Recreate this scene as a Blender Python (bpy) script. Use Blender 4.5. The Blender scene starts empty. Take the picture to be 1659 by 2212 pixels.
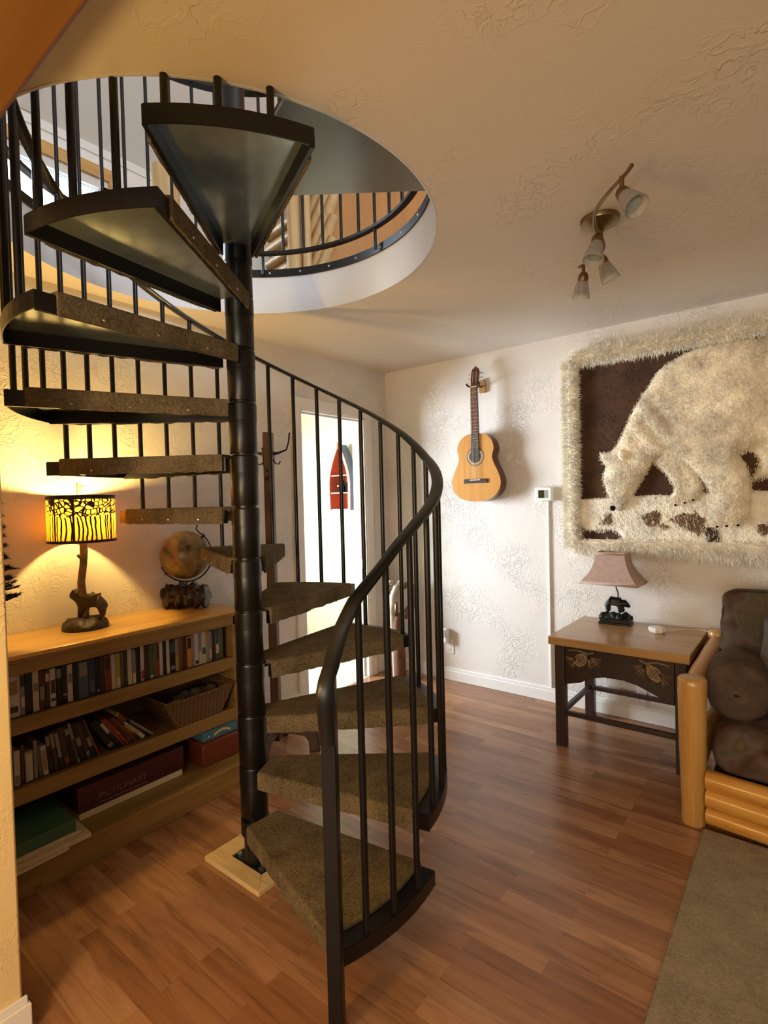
import bpy, bmesh, math, random
import numpy as np
from math import sin, cos, pi, radians as RAD
from mathutils import Vector, Matrix
from mathutils.geometry import delaunay_2d_cdt

random.seed(7)
rng = np.random.default_rng(7)
scene = bpy.context.scene
COL = scene.collection

# ------------------------------------------------------------------ materials
def new_mat(name):
    m = bpy.data.materials.new(name)
    m.use_nodes = True
    nt = m.node_tree
    b = nt.nodes['Principled BSDF']
    return m, nt, b

def N(nt, typ, **kw):
    n = nt.nodes.new(typ)
    for k, v in kw.items():
        if k in n.inputs:
            n.inputs[k].default_value = v
        else:
            setattr(n, k, v)
    return n

def coords(nt, scale=(1, 1, 1), rot=(0, 0, 0), out='Object'):
    tc = N(nt, 'ShaderNodeTexCoord')
    mp = N(nt, 'ShaderNodeMapping')
    mp.inputs['Scale'].default_value = scale
    mp.inputs['Rotation'].default_value = rot
    nt.links.new(tc.outputs[out], mp.inputs['Vector'])
    return mp.outputs['Vector']

def ramp(nt, fac, stops):
    r = N(nt, 'ShaderNodeValToRGB')
    e = r.color_ramp.elements
    while len(e) < len(stops):
        e.new(0.5)
    for i, (p, c) in enumerate(stops):
        e[i].position = p
        e[i].color = (*c, 1)
    nt.links.new(fac, r.inputs['Fac'])
    return r.outputs['Color']

def simple(name, col, rough=.5, metal=0.0, var=0.0, vscale=8, bump=0.0, bscale=60, spec=None, bdist=.002, stretch=(1, 1, 1), col2=None):
    m, nt, b = new_mat(name)
    b.inputs['Roughness'].default_value = rough
    b.inputs['Metallic'].default_value = metal
    if spec is not None:
        b.inputs['Specular IOR Level'].default_value = spec
    b.inputs['Base Color'].default_value = (*col, 1)
    v = None
    if var or col2:
        v = coords(nt, stretch)
        nz = N(nt, 'ShaderNodeTexNoise', Scale=vscale, Detail=5.0, Roughness=.6)
        nt.links.new(v, nz.inputs['Vector'])
        c2 = col2 if col2 else tuple(max(0, c * (1 - var)) for c in col)
        c1 = col if col2 else tuple(min(1, c * (1 + var * .6)) for c in col)
        o = ramp(nt, nz.outputs['Fac'], [(.32, c2), (.68, c1)])
        nt.links.new(o, b.inputs['Base Color'])
    if bump:
        if v is None:
            v = coords(nt, stretch)
        n2 = N(nt, 'ShaderNodeTexNoise', Scale=bscale, Detail=4.0)
        nt.links.new(v, n2.inputs['Vector'])
        bp = N(nt, 'ShaderNodeBump', Strength=bump, Distance=bdist)
        nt.links.new(n2.outputs['Fac'], bp.inputs['Height'])
        nt.links.new(bp.outputs['Normal'], b.inputs['Normal'])
    return m

def plaster(name, col, strength=.55, fine=34.0, lo=.42, hi=.62):
    """trowelled knock-down plaster: worm-like ridges in patches"""
    m, nt, b = new_mat(name)
    b.inputs['Base Color'].default_value = (*col, 1)
    b.inputs['Roughness'].default_value = .55
    v = coords(nt)
    d = N(nt, 'ShaderNodeTexNoise', Scale=9.0, Detail=2.0)
    nt.links.new(v, d.inputs['Vector'])
    mixv = N(nt, 'ShaderNodeMix', data_type='VECTOR')
    mixv.inputs['Factor'].default_value = .12
    nt.links.new(v, mixv.inputs['A']); nt.links.new(d.outputs['Color'], mixv.inputs['B'])
    n1 = N(nt, 'ShaderNodeTexNoise', Scale=fine, Detail=3.0, Roughness=.55)
    nt.links.new(mixv.outputs['Result'], n1.inputs['Vector'])
    r1 = ramp(nt, n1.outputs['Fac'], [(.44, (0, 0, 0)), (.50, (1, 1, 1)), (.56, (.35, .35, .35))])
    n2 = N(nt, 'ShaderNodeTexNoise', Scale=3.2, Detail=2.0)
    nt.links.new(v, n2.inputs['Vector'])
    r2 = ramp(nt, n2.outputs['Fac'], [(lo, (.08, .08, .08)), (hi, (1, 1, 1))])
    mu = N(nt, 'ShaderNodeMath', operation='MULTIPLY')
    nt.links.new(r1, mu.inputs[0]); nt.links.new(r2, mu.inputs[1])
    bp = N(nt, 'ShaderNodeBump', Strength=strength, Distance=.0045)
    nt.links.new(mu.outputs[0], bp.inputs['Height'])
    nt.links.new(bp.outputs['Normal'], b.inputs['Normal'])
    return m

def wood(name, light, dark, rough=.4, axis='X', scale=1.0, knots=0.0, knotcol=(.08, .03, .01), coat=0.0):
    m, nt, b = new_mat(name)
    b.inputs['Roughness'].default_value = rough
    if coat:
        b.inputs['Coat Weight'].default_value = coat
        b.inputs['Coat Roughness'].default_value = .15
    s = {'X': (1.2, 14, 14), 'Y': (14, 1.2, 14), 'Z': (14, 14, 1.2)}[axis]
    v = coords(nt, tuple(q * scale for q in s))
    n1 = N(nt, 'ShaderNodeTexNoise', Scale=1.6, Detail=6.0, Roughness=.62, Distortion=.6)
    nt.links.new(v, n1.inputs['Vector'])
    c = ramp(nt, n1.outputs['Fac'], [(.30, dark), (.55, light), (.8, tuple(min(1, q * 1.12) for q in light))])
    if knots:
        v2 = coords(nt, tuple((3.0 if q < 5 else 6.0) * scale for q in s))
        vo = N(nt, 'ShaderNodeTexVoronoi', Scale=1.0)
        nt.links.new(v2, vo.inputs['Vector'])
        k = ramp(nt, vo.outputs['Distance'], [(.02, (1, 1, 1)), (knots, (0, 0, 0))])
        mx = N(nt, 'ShaderNodeMix', data_type='RGBA')
        nt.links.new(k, mx.inputs['Factor']); nt.links.new(c, mx.inputs['A'])
        mx.inputs['B'].default_value = (*knotcol, 1)
        c = mx.outputs['Result']
    nt.links.new(c, b.inputs['Base Color'])
    bp = N(nt, 'ShaderNodeBump', Strength=.12, Distance=.002)
    nt.links.new(n1.outputs['Fac'], bp.inputs['Height'])
    nt.links.new(bp.outputs['Normal'], b.inputs['Normal'])
    return m

def laminate():
    m, nt, b = new_mat('laminate_floor')
    v = coords(nt)
    br = N(nt, 'ShaderNodeTexBrick', Scale=1.0)
    br.offset = .37; br.offset_frequency = 2; br.squash = 1
    br.inputs['Brick Width'].default_value = .62
    br.inputs['Row Height'].default_value = .064
    br.inputs['Mortar Size'].default_value = .0006
    br.inputs['Mortar Smooth'].default_value = .3
    br.inputs['Color1'].default_value = (.0, .0, .0, 1)
    br.inputs['Color2'].default_value = (1, 1, 1, 1)
    br.inputs['Mortar'].default_value = (.1, .1, .1, 1)
    nt.links.new(v, br.inputs['Vector'])
    sx = N(nt, 'ShaderNodeMapping'); sx.inputs['Scale'].default_value = (1.6, 16, 1)
    nt.links.new(v, sx.inputs['Vector'])
    addv = N(nt, 'ShaderNodeVectorMath', operation='MULTIPLY_ADD')
    addv.inputs[1].default_value = (7.3, 3.1, 0); nt.links.new(br.outputs['Color'], addv.inputs[0])
    nt.links.new(sx.outputs['Vector'], addv.inputs[2])
    g = N(nt, 'ShaderNodeTexNoise', Scale=1.7, Detail=7.0, Roughness=.62, Distortion=.9)
    nt.links.new(addv.outputs['Vector'], g.inputs['Vector'])
    base = ramp(nt, br.outputs['Color'], [(0, (.25, .112, .050)), (.5, (.335, .165, .080)), (1, (.42, .225, .120))])
    gr = ramp(nt, g.outputs['Fac'], [(.28, (.44, .36, .31)), (.46, (.90, .88, .87)), (.72, (1.22, 1.2, 1.15))])
    mx = N(nt, 'ShaderNodeMix', data_type='RGBA', blend_type='MULTIPLY')
    mx.inputs['Factor'].default_value = .9
    nt.links.new(base, mx.inputs['A']); nt.links.new(gr, mx.inputs['B'])
    nt.links.new(mx.outputs['Result'], b.inputs['Base Color'])
    b.inputs['Roughness'].default_value = .27
    bp = N(nt, 'ShaderNodeBump', Strength=.08, Distance=.001)
    nt.links.new(br.outputs['Fac'], bp.inputs['Height'])
    nt.links.new(bp.outputs['Normal'], b.inputs['Normal'])
    return m

def carpet(name, c1, c2, scale=150, bump=.9):
    m, nt, b = new_mat(name)
    b.inputs['Roughness'].default_value = 1.0
    b.inputs['Specular IOR Level'].default_value = .05
    v = coords(nt)
    n1 = N(nt, 'ShaderNodeTexNoise', Scale=scale, Detail=3.0, Roughness=.7)
    n2 = N(nt, 'ShaderNodeTexNoise', Scale=9.0, Detail=4.0, Roughness=.6)
    nt.links.new(v, n1.inputs['Vector']); nt.links.new(v, n2.inputs['Vector'])
    ad = N(nt, 'ShaderNodeMath', operation='MULTIPLY_ADD')
    ad.inputs[1].default_value = .6
    nt.links.new(n1.outputs['Fac'], ad.inputs[0])
    m4 = N(nt, 'ShaderNodeMath', operation='MULTIPLY'); m4.inputs[1].default_value = .4
    nt.links.new(n2.outputs['Fac'], m4.inputs[0]); nt.links.new(m4.outputs[0], ad.inputs[2])
    nt.links.new(ramp(nt, ad.outputs[0], [(.36, c2), (.62, c1)]), b.inputs['Base Color'])
    bp = N(nt, 'ShaderNodeBump', Strength=bump, Distance=.004)
    nt.links.new(n1.outputs['Fac'], bp.inputs['Height'])
    nt.links.new(bp.outputs['Normal'], b.inputs['Normal'])
    return m

M = {}
M['wall'] = plaster('wall_plaster', (.73, .695, .65), .8, 44.0, .44, .68)
M['ceiling'] = plaster('ceiling_plaster', (.68, .63, .57), .6, 21.0, .50, .72)
M['hallwall'] = simple('hall_wall_paint', (.50, .475, .30), .6, bump=.2, bscale=40)
M['white'] = simple('white_trim_paint', (.80, .78, .74), .4, var=.03)
M['fascia'] = simple('smooth_white_plaster', (.64, .66, .70), .36, var=.05, vscale=5)
M['upwall'] = simple('upper_room_paint', (.84, .81, .76), .6)
M['orange'] = wood('orange_wall_paint', (.62, .30, .10), (.52, .24, .08), .5, 'Z', .5)
M['floor'] = laminate()
M['upfloor'] = wood('upper_floor_wood', (.30, .22, .15), (.22, .15, .10), .4, 'X')
M['shag'] = carpet('white_shag', (.70, .69, .64), (.44, .43, .38), 60, 1.0)
M['black'] = simple('black_painted_steel', (.0055, .005, .005), .33, .0, bump=.06, bscale=90, spec=.38)
M['pan'] = simple('black_enamel_pan', (.38, .47, .50), .17, .62, var=.35, vscale=5)
M['pan'].node_tree.nodes['Principled BSDF'].inputs['IOR'].default_value = 1.85
M['landing'] = simple('grey_painted_steel', (.17, .185, .18), .22, .0, var=.06, vscale=6)
M['stair_carpet'] = carpet('stair_carpet', (.20, .155, .090), (.070, .054, .030), 120)
M['rug'] = carpet('grey_rug_pile', (.35, .30, .215), (.21, .18, .125), 110, .6)
M['steel'] = simple('bright_screw', (.7, .68, .62), .3, 1.0)
M['brass'] = simple('antique_brass', (.23, .165, .08), .33, .9, var=.2)
M['copper'] = simple('copper_socket', (.20, .115, .06), .36, .8)
M['glass'] = None
M['pine'] = wood('pine_boards', (.60, .36, .10), (.46, .24, .06), .35, 'Y', 1.0, .10, (.16, .06, .02), .2)
M['pine_dark'] = wood('pine_boards_shelf', (.27, .16, .045), (.19, .105, .025), .45, 'Y', 1.0, .09, (.07, .025, .01))
M['rawpine'] = wood('raw_pine', (.66, .48, .23), (.52, .34, .12), .55, 'X', 1.5, .08, (.25, .10, .03))
M['log'] = wood('varnished_log', (.54, .30, .085), (.40, .19, .04), .32, 'Z', .8, .08, (.16, .05, .012), .3)
M['logx'] = wood('varnished_log_rail', (.62, .31, .06), (.46, .19, .025), .3, 'X', .8, .07, (.16, .05, .012), .3)
M['paleLog'] = wood('pale_log', (.66, .46, .22), (.5, .3, .12), .4, 'Z', 1.0, .08, (.2, .08, .03))
M['beam'] = wood('beam_timber', (.19, .080, .014), (.14, .055, .009), .45, 'X', .6)
M['darkwood'] = wood('dark_stained_wood', (.033, .016, .010), (.02, .009, .006), .4, 'Z', 1.0)
M['rackwood'] = wood('brown_rack_wood', (.055, .021, .011), (.033, .012, .007), .35, 'Z', 1.0)
M['tabletop'] = wood('oak_tabletop', (.42, .235, .085), (.32, .165, .05), .28, 'X', .9, .0, coat=.25)
M['carve'] = simple('carved_tan_inlay', (.30, .20, .09), .6, var=.25, vscale=60)
M['fur'] = simple('cream_fur', (.90, .84, .70), .9, var=.22, vscale=11, bump=.7, bscale=70, bdist=.005)
M['bearfur'] = simple('pale_bear_fur', (.86, .75, .56), .9, var=.36, vscale=8, bump=.8, bscale=60, bdist=.006)
M['brownfur'] = simple('brown_fur', (.070, .030, .012), .9, var=.5, vscale=6, bump=.4, bscale=60)
M['tanpatch'] = simple('tan_fur_patch', (.19, .105, .045), .9, var=.4, vscale=18)
M['blackbit'] = simple('black_bits', (.008, .006, .005), .9, spec=.1)
M['spruce'] = wood('guitar_top', (.60, .30, .085), (.52, .24, .06), .28, 'Z', 1.4, coat=.3)
M['mahog'] = wood('mahogany', (.12, .030, .012), (.07, .016, .007), .3, 'Z', 1.2, coat=.3)
M['ebony'] = simple('ebony', (.020, .016, .014), .4)
M['nickel'] = simple('nickel', (.55, .5, .42), .3, 1.0)
M['bone'] = simple('bone', (.75, .70, .58), .4)
M['rosette'] = simple('rosette_inlay', (.22, .13, .05), .4, var=.5, vscale=120)
M['plastic'] = simple('white_plastic', (.82, .82, .80), .35)
M['lcd'] = simple('lcd_glass', (.03, .035, .012), .2)
M['lcdgrey'] = simple('lcd_grey', (.33, .36, .34), .3)
M['linen'] = simple('mauve_linen_shade', (.50, .36, .30), .9, var=.12, vscale=45, bump=.3, bscale=300)
M['bronze'] = simple('dark_bronze', (.022, .022, .020), .42, .6, var=.4, vscale=30, bump=.5, bscale=60)
M['resin'] = simple('brown_resin', (.045, .027, .012), .5, .0, var=.5, vscale=25, bump=.6, bscale=50, bdist=.004)
M['branch'] = simple('resin_branch', (.22, .14, .07), .6, .0, var=.5, vscale=25, bump=.6, bscale=40, bdist=.004)
M['globe'] = simple('antique_globe', (.34, .22, .07), .35, .0, vscale=14, col2=(.045, .034, .018))
M['wicker'] = None
M['needle'] = simple('pine_needles', (.020, .024, .012), .8, var=.4, vscale=40)
M['canoe_in'] = simple('red_orange_canoe_paint', (.52, .12, .055), .45, var=.1)
M['canoe_out'] = simple('slate_blue_paint', (.075, .09, .125), .5, var=.08)
M['drift'] = simple('driftwood', (.62, .55, .45), .7, var=.3, vscale=9, bump=.5, bscale=30)
M['barkbrown'] = simple('bark_brown', (.15, .065, .028), .7, var=.4, vscale=14, bump=.6, bscale=30)
M['maroon'] = simple('maroon_card', (.050, .006, .008), .45, var=.1)
M['cream'] = simple('cream_card', (.62, .52, .30), .6, var=.05)
M['green'] = simple('green_card', (.035, .10, .055), .6, var=.1)
M['teal'] = simple('teal_blue_card', (.06, .17, .23), .5, var=.12)
M['redbox'] = simple('red_brown_box', (.14, .028, .008), .45, var=.15)
M['gold'] = simple('pale_yellow_print', (.62, .50, .22), .5)
M['mauveprint'] = simple('mauve_print', (.17, .085, .065), .5)
M['paper'] = simple('paper_edges', (.55, .46, .30), .8, var=.12, vscale=60)
M['blanket'] = simple('red_brown_blanket', (.14, .04, .025), .9, var=.3, vscale=10)

def upholstery():
    m, nt, b = new_mat('woodland_upholstery')
    b.inputs['Roughness'].default_value = .95
    b.inputs['Specular IOR Level'].default_value = .1
    v = coords(nt)
    vo = N(nt, 'ShaderNodeTexNoise', Scale=5.0, Detail=2.5, Distortion=1.2)
    nt.links.new(v, vo.inputs['Vector'])
    c = ramp(nt, vo.outputs['Fac'], [(.30, (.055, .026, .014)), (.44, (.090, .055, .038)), (.52, (.11, .085, .070)), (.60, (.078, .064, .036)), (.70, (.16, .090, .045))])
    nt.links.new(c, b.inputs['Base Color'])
    w = N(nt, 'ShaderNodeTexNoise', Scale=320.0, Detail=2.0)
    nt.links.new(v, w.inputs['Vector'])
    bp = N(nt, 'ShaderNodeBump', Strength=.4, Distance=.002)
    nt.links.new(w.outputs['Fac'], bp.inputs['Height'])
    nt.links.new(bp.outputs['Normal'], b.inputs['Normal'])
    return m
M['uphol'] = upholstery()
M['uphol_plain'] = simple('grey_brown_velour', (.095, .066, .048), .95, var=.3, vscale=14, bump=.4, bscale=200, spec=.1)

def glassmat():
    m, nt, b = new_mat('frosted_glass')
    b.inputs['Base Color'].default_value = (.95, .93, .88, 1)
    b.inputs['Roughness'].default_value = .35
    b.inputs['Transmission Weight'].default_value = .75
    b.inputs['IOR'].default_value = 1.3
    return m
M['glass'] = glassmat()

def windowglass():
    m, nt, b = new_mat('daylight_pane')
    b.inputs['Base Color'].default_value = (.9, .95, 1, 1)
    b.inputs['Roughness'].default_value = .05
    b.inputs['Transmission Weight'].default_value = 1.0
    b.inputs['IOR'].default_value = 1.02
    return m
M['pane'] = windowglass()

def wicker():
    m, nt, b = new_mat('woven_wicker')
    b.inputs['Roughness'].default_value = .5
    v = coords(nt, (1, 1, 1))
    w1 = N(nt, 'ShaderNodeTexWave', Scale=48.0, Distortion=1.5, Detail=1.0)
    w1.bands_direction = 'Z'
    w2 = N(nt, 'ShaderNodeTexWave', Scale=14.0, Distortion=.5, Detail=1.0)
    w2.bands_direction = 'Y'
    nt.links.new(v, w1.inputs['Vector']); nt.links.new(v, w2.inputs['Vector'])
    mu = N(nt, 'ShaderNodeMath', operation='MULTIPLY')
    nt.links.new(w1.outputs['Fac'], mu.inputs[0]); nt.links.new(w2.outputs['Fac'], mu.inputs[1])
    ad = N(nt, 'ShaderNodeMath', operation='MULTIPLY_ADD'); ad.inputs[1].default_value = .55
    nt.links.new(w1.outputs['Fac'], ad.inputs[0]); nt.links.new(mu.outputs[0], ad.inputs[2])
    nt.links.new(ramp(nt, ad.outputs[0], [(.1, (.07, .028, .008)), (.55, (.25, .125, .045)), (1, (.40, .23, .09))]), b.inputs['Base Color'])
    bp = N(nt, 'ShaderNodeBump', Strength=1.0, Distance=.004)
    nt.links.new(ad.outputs[0], bp.inputs['Height'])
    nt.links.new(bp.outputs['Normal'], b.inputs['Normal'])
    return m
M['wicker'] = wicker()

def shade_mat():
    """pierced dark metal over an amber liner: forest of trunks below a leafy canopy"""
    m, nt, b = new_mat('pierced_forest_shade')
    tc = N(nt, 'ShaderNodeTexCoord')
    sp = N(nt, 'ShaderNodeSeparateXYZ')
    nt.links.new(tc.outputs['UV'], sp.inputs[0])
    # canopy: voronoi edges
    mp = N(nt, 'ShaderNodeMapping'); mp.inputs['Scale'].default_value = (42, 11, 1)
    nt.links.new(tc.outputs['UV'], mp.inputs['Vector'])
    vo = N(nt, 'ShaderNodeTexVoronoi', Scale=1.0); vo.feature = 'DISTANCE_TO_EDGE'
    nt.links.new(mp.outputs['Vector'], vo.inputs['Vector'])
    can = ramp(nt, vo.outputs['Distance'], [(.11, (0, 0, 0)), (.15, (1, 1, 1))])
    # trunks
    nzm = N(nt, 'ShaderNodeMapping'); nzm.inputs['Scale'].default_value = (10, 2.5, 1)
    nt.links.new(tc.outputs['UV'], nzm.inputs['Vector'])
    nz = N(nt, 'ShaderNodeTexNoise', Scale=1.0, Detail=2.0)
    nt.links.new(nzm.outputs['Vector'], nz.inputs['Vector'])
    ma = N(nt, 'ShaderNodeMath', operation='MULTIPLY_ADD'); ma.inputs[1].default_value = .035
    nt.links.new(nz.outputs['Fac'], ma.inputs[0]); nt.links.new(sp.outputs['X'], ma.inputs[2])
    cv = N(nt, 'ShaderNodeCombineXYZ')
    nt.links.new(ma.outputs[0], cv.inputs['X'])
    tv = N(nt, 'ShaderNodeTexVoronoi', Scale=46.0); tv.voronoi_dimensions = '1D'; tv.feature = 'DISTANCE_TO_EDGE'
    nt.links.new(ma.outputs[0], tv.inputs['W'])
    tr = ramp(nt, tv.outputs['Distance'], [(.17, (0, 0, 0)), (.21, (1, 1, 1))])
    # choose
    wob = N(nt, 'ShaderNodeMath', operation='MULTIPLY_ADD'); wob.inputs[1].default_value = .22
    nt.links.new(nz.outputs['Fac'], wob.inputs[0]); nt.links.new(sp.outputs['Y'], wob.inputs[2])
    top = N(nt, 'ShaderNodeMath', operation='GREATER_THAN'); top.inputs[1].default_value = .68
    nt.links.new(wob.outputs[0], top.inputs[0])
    mx = N(nt, 'ShaderNodeMix', data_type='RGBA')
    nt.links.new(top.outputs[0], mx.inputs['Factor']); nt.links.new(tr, mx.inputs['A']); nt.links.new(can, mx.inputs['B'])
    # borders + broad dark trunks
    bd = ramp(nt, sp.outputs['Y'], [(.04, (0, 0, 0)), (.05, (1, 1, 1)), (.92, (1, 1, 1)), (.925, (0, 0, 0))])
    bw = N(nt, 'ShaderNodeTexVoronoi', Scale=9.0); bw.voronoi_dimensions = '1D'; bw.feature = 'DISTANCE_TO_EDGE'
    nt.links.new(sp.outputs['X'], bw.inputs['W'])
    bt = ramp(nt, bw.outputs['Distance'], [(.045, (0, 0, 0)), (.055, (1, 1, 1))])
    mm = N(nt, 'ShaderNodeMix', data_type='RGBA', blend_type='MULTIPLY'); mm.inputs['Factor'].default_value = 1
    nt.links.new(mx.outputs['Result'], mm.inputs['A']); nt.links.new(bd, mm.inputs['B'])
    m2 = N(nt, 'ShaderNodeMix', data_type='RGBA', blend_type='MULTIPLY'); m2.inputs['Factor'].default_value = 1
    nt.links.new(mm.outputs['Result'], m2.inputs['A']); nt.links.new(bt, m2.inputs['B'])
    tl = N(nt, 'ShaderNodeBsdfTranslucent'); tl.inputs['Color'].default_value = (.34, .125, .012, 1)
    df = N(nt, 'ShaderNodeBsdfDiffuse'); df.inputs['Color'].default_value = (.36, .17, .035, 1)
    ms = N(nt, 'ShaderNodeMixShader'); ms.inputs['Fac'].default_value = .25
    nt.links.new(tl.outputs[0], ms.inputs[1]); nt.links.new(df.outputs[0], ms.inputs[2])
    b.inputs['Base Color'].default_value = (.018, .009, .006, 1); b.inputs['Roughness'].default_value = .4
    mf = N(nt, 'ShaderNodeMixShader')
    nt.links.new(m2.outputs['Result'], mf.inputs['Fac'])
    nt.links.new(b.outputs[0], mf.inputs[1]); nt.links.new(ms.outputs[0], mf.inputs[2])
    nt.links.new(mf.outputs[0], nt.nodes['Material Output'].inputs['Surface'])
    return m
M['shade'] = shade_mat()

# ------------------------------------------------------------------ mesh builder
class MB:
    def __init__(s):
        s.v = []; s.f = []
    def add(s, vs, fs, mat=None):
        o = len(s.v)
        s.v += [tuple((mat @ Vector(p)) if mat is not None else p) for p in vs]
        s.f += [tuple(i + o for i in f) for f in fs]
        return s
    def box(s, x0, y0, z0, x1, y1, z1, mat=None):
        vs = [(x0, y0, z0), (x1, y0, z0), (x1, y1, z0), (x0, y1, z0), (x0, y0, z1), (x1, y0, z1), (x1, y1, z1), (x0, y1, z1)]
        return s.add(vs, [(0, 3, 2, 1), (4, 5, 6, 7), (0, 1, 5, 4), (1, 2, 6, 5), (2, 3, 7, 6), (3, 0, 4, 7)], mat)
    def tube(s, pts, rad, seg=12, closed=False, caps=True, prof=None, up=None):
        pts = [Vector(p) for p in pts]
        n = len(pts)
        rads = rad if isinstance(rad, (list, tuple)) else [rad] * n
        o = len(s.v)
        prev = None
        for i, p in enumerate(pts):
            if closed:
                t = pts[(i + 1) % n] - pts[i - 1]
            else:
                t = pts[min(i + 1, n - 1)] - pts[max(i - 1, 0)]
            t.normalize()
            if up is not None:
                u = Vector(up)
            elif prev is None:
                u = Vector((0, 0, 1)) if abs(t.z) < .9 else Vector((1, 0, 0))
            else:
                u = prev
            a = u.cross(t)
            if a.length < 1e-6:
                a = Vector((1, 0, 0)).cross(t)
            a.normalize(); b = t.cross(a).normalized(); prev = b
            if prof is None:
                for k in range(seg):
                    an = 2 * pi * k / seg
                    q = p + (a * cos(an) + b * sin(an)) * rads[i]
                    s.v.append(tuple(q))
            else:
                for (px, py) in prof:
                    s.v.append(tuple(p + a * px * rads[i] + b * py * rads[i]))
        k = seg if prof is None else len(prof)
        for i in range(n if closed else n - 1):
            j = (i + 1) % n
            for q in range(k):
                r = (q + 1) % k
                s.f.append((o + i * k + q, o + i * k + r, o + j * k + r, o + j * k + q))
        if caps and not closed:
            s.f.append(tuple(o + q for q in reversed(range(k))))
            s.f.append(tuple(o + (n - 1) * k + q for q in range(k)))
        return s
    def lathe(s, prof, c=(0, 0, 0), seg=32, mat=None, cap=False, a0=0, a1=2 * pi):
        vs = []; fs = []
        full = abs(a1 - a0 - 2 * pi) < 1e-6
        ns = seg if full else seg + 1
        for (r, z) in prof:
            for k in range(ns):
                an = a0 + (a1 - a0) * k / seg
                vs.append((c[0] + r * cos(an), c[1] + r * sin(an), c[2] + z))
        for i in range(len(prof) - 1):
            for k in range(seg):
                l = (k + 1) % ns
                fs.append((i * ns + k, i * ns + l, (i + 1) * ns + l, (i + 1) * ns + k))
        if cap:
            fs.append(tuple(reversed(range(ns))))
            fs.append(tuple((len(prof) - 1) * ns + k for k in range(ns)))
        return s.add(vs, fs, mat)
    def prism(s, poly, z0, z1, mat=None):
        n = len(poly)
        vs = [(x, y, z0) for x, y in poly] + [(x, y, z1) for x, y in poly]
        fs = [tuple(reversed(range(n))), tuple(range(n, 2 * n))]
        fs += [(i, (i + 1) % n, n + (i + 1) % n, n + i) for i in range(n)]
        return s.add(vs, fs, mat)
    def build(s, name, mat, parent=None, bevel=0, smooth=40, sub=0, seg=2):
        me = bpy.data.meshes.new(name)
        me.from_pydata(s.v, [], s.f)
        me.update()
        bm = bmesh.new(); bm.from_mesh(me)
        bmesh.ops.recalc_face_normals(bm, faces=bm.faces)
        bm.to_mesh(me); bm.free()
        if smooth:
            me.shade_smooth()
            me.set_sharp_from_angle(angle=RAD(smooth))
        me.materials.append(mat)
        o = bpy.data.objects.new(name, me)
        COL.objects.link(o)
        if parent is not None:
            o.parent = parent
            o.matrix_parent_inverse = Matrix.LocRotScale(*parent_w(parent)).inverted()
        if bevel:
            md = o.modifiers.new('bevel', 'BEVEL')
            md.width = bevel; md.segments = seg; md.limit_method = 'ANGLE'; md.angle_limit = RAD(50)
            md.harden_normals = False
        if sub:
            md = o.modifiers.new('sub', 'SUBSURF'); md.levels = sub; md.render_levels = sub
        return o

def parent_w(p):
    """world location/rotation of a parent that is itself unparented or parented with keep-transform"""
    m = world(p)
    return m.to_translation(), m.to_quaternion(), m.to_scale()

def world(o):
    m = Matrix.LocRotScale(o.location, o.rotation_euler, o.scale)
    if o.parent is not None:
        return world(o.parent) @ o.matrix_parent_inverse @ m
    return m

def tag(o, label, cat, group=None, kind=None):
    o['label'] = label; o['category'] = cat
    if group: o['group'] = group
    if kind: o['kind'] = kind
    return o

def thing(name, label, cat, loc=(0, 0, 0), group=None):
    o = bpy.data.objects.new(name, None)
    COL.objects.link(o)
    o.location = loc; o.empty_display_size = .05
    return tag(o, label, cat, group)

def struct(mb, name, mat, **kw):
    o = mb.build(name, mat, **kw)
    o['kind'] = 'structure'
    return o

def rotz(a, c=(0, 0, 0)):
    return Matrix.Translation(c) @ Matrix.Rotation(a, 4, 'Z')

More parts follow.
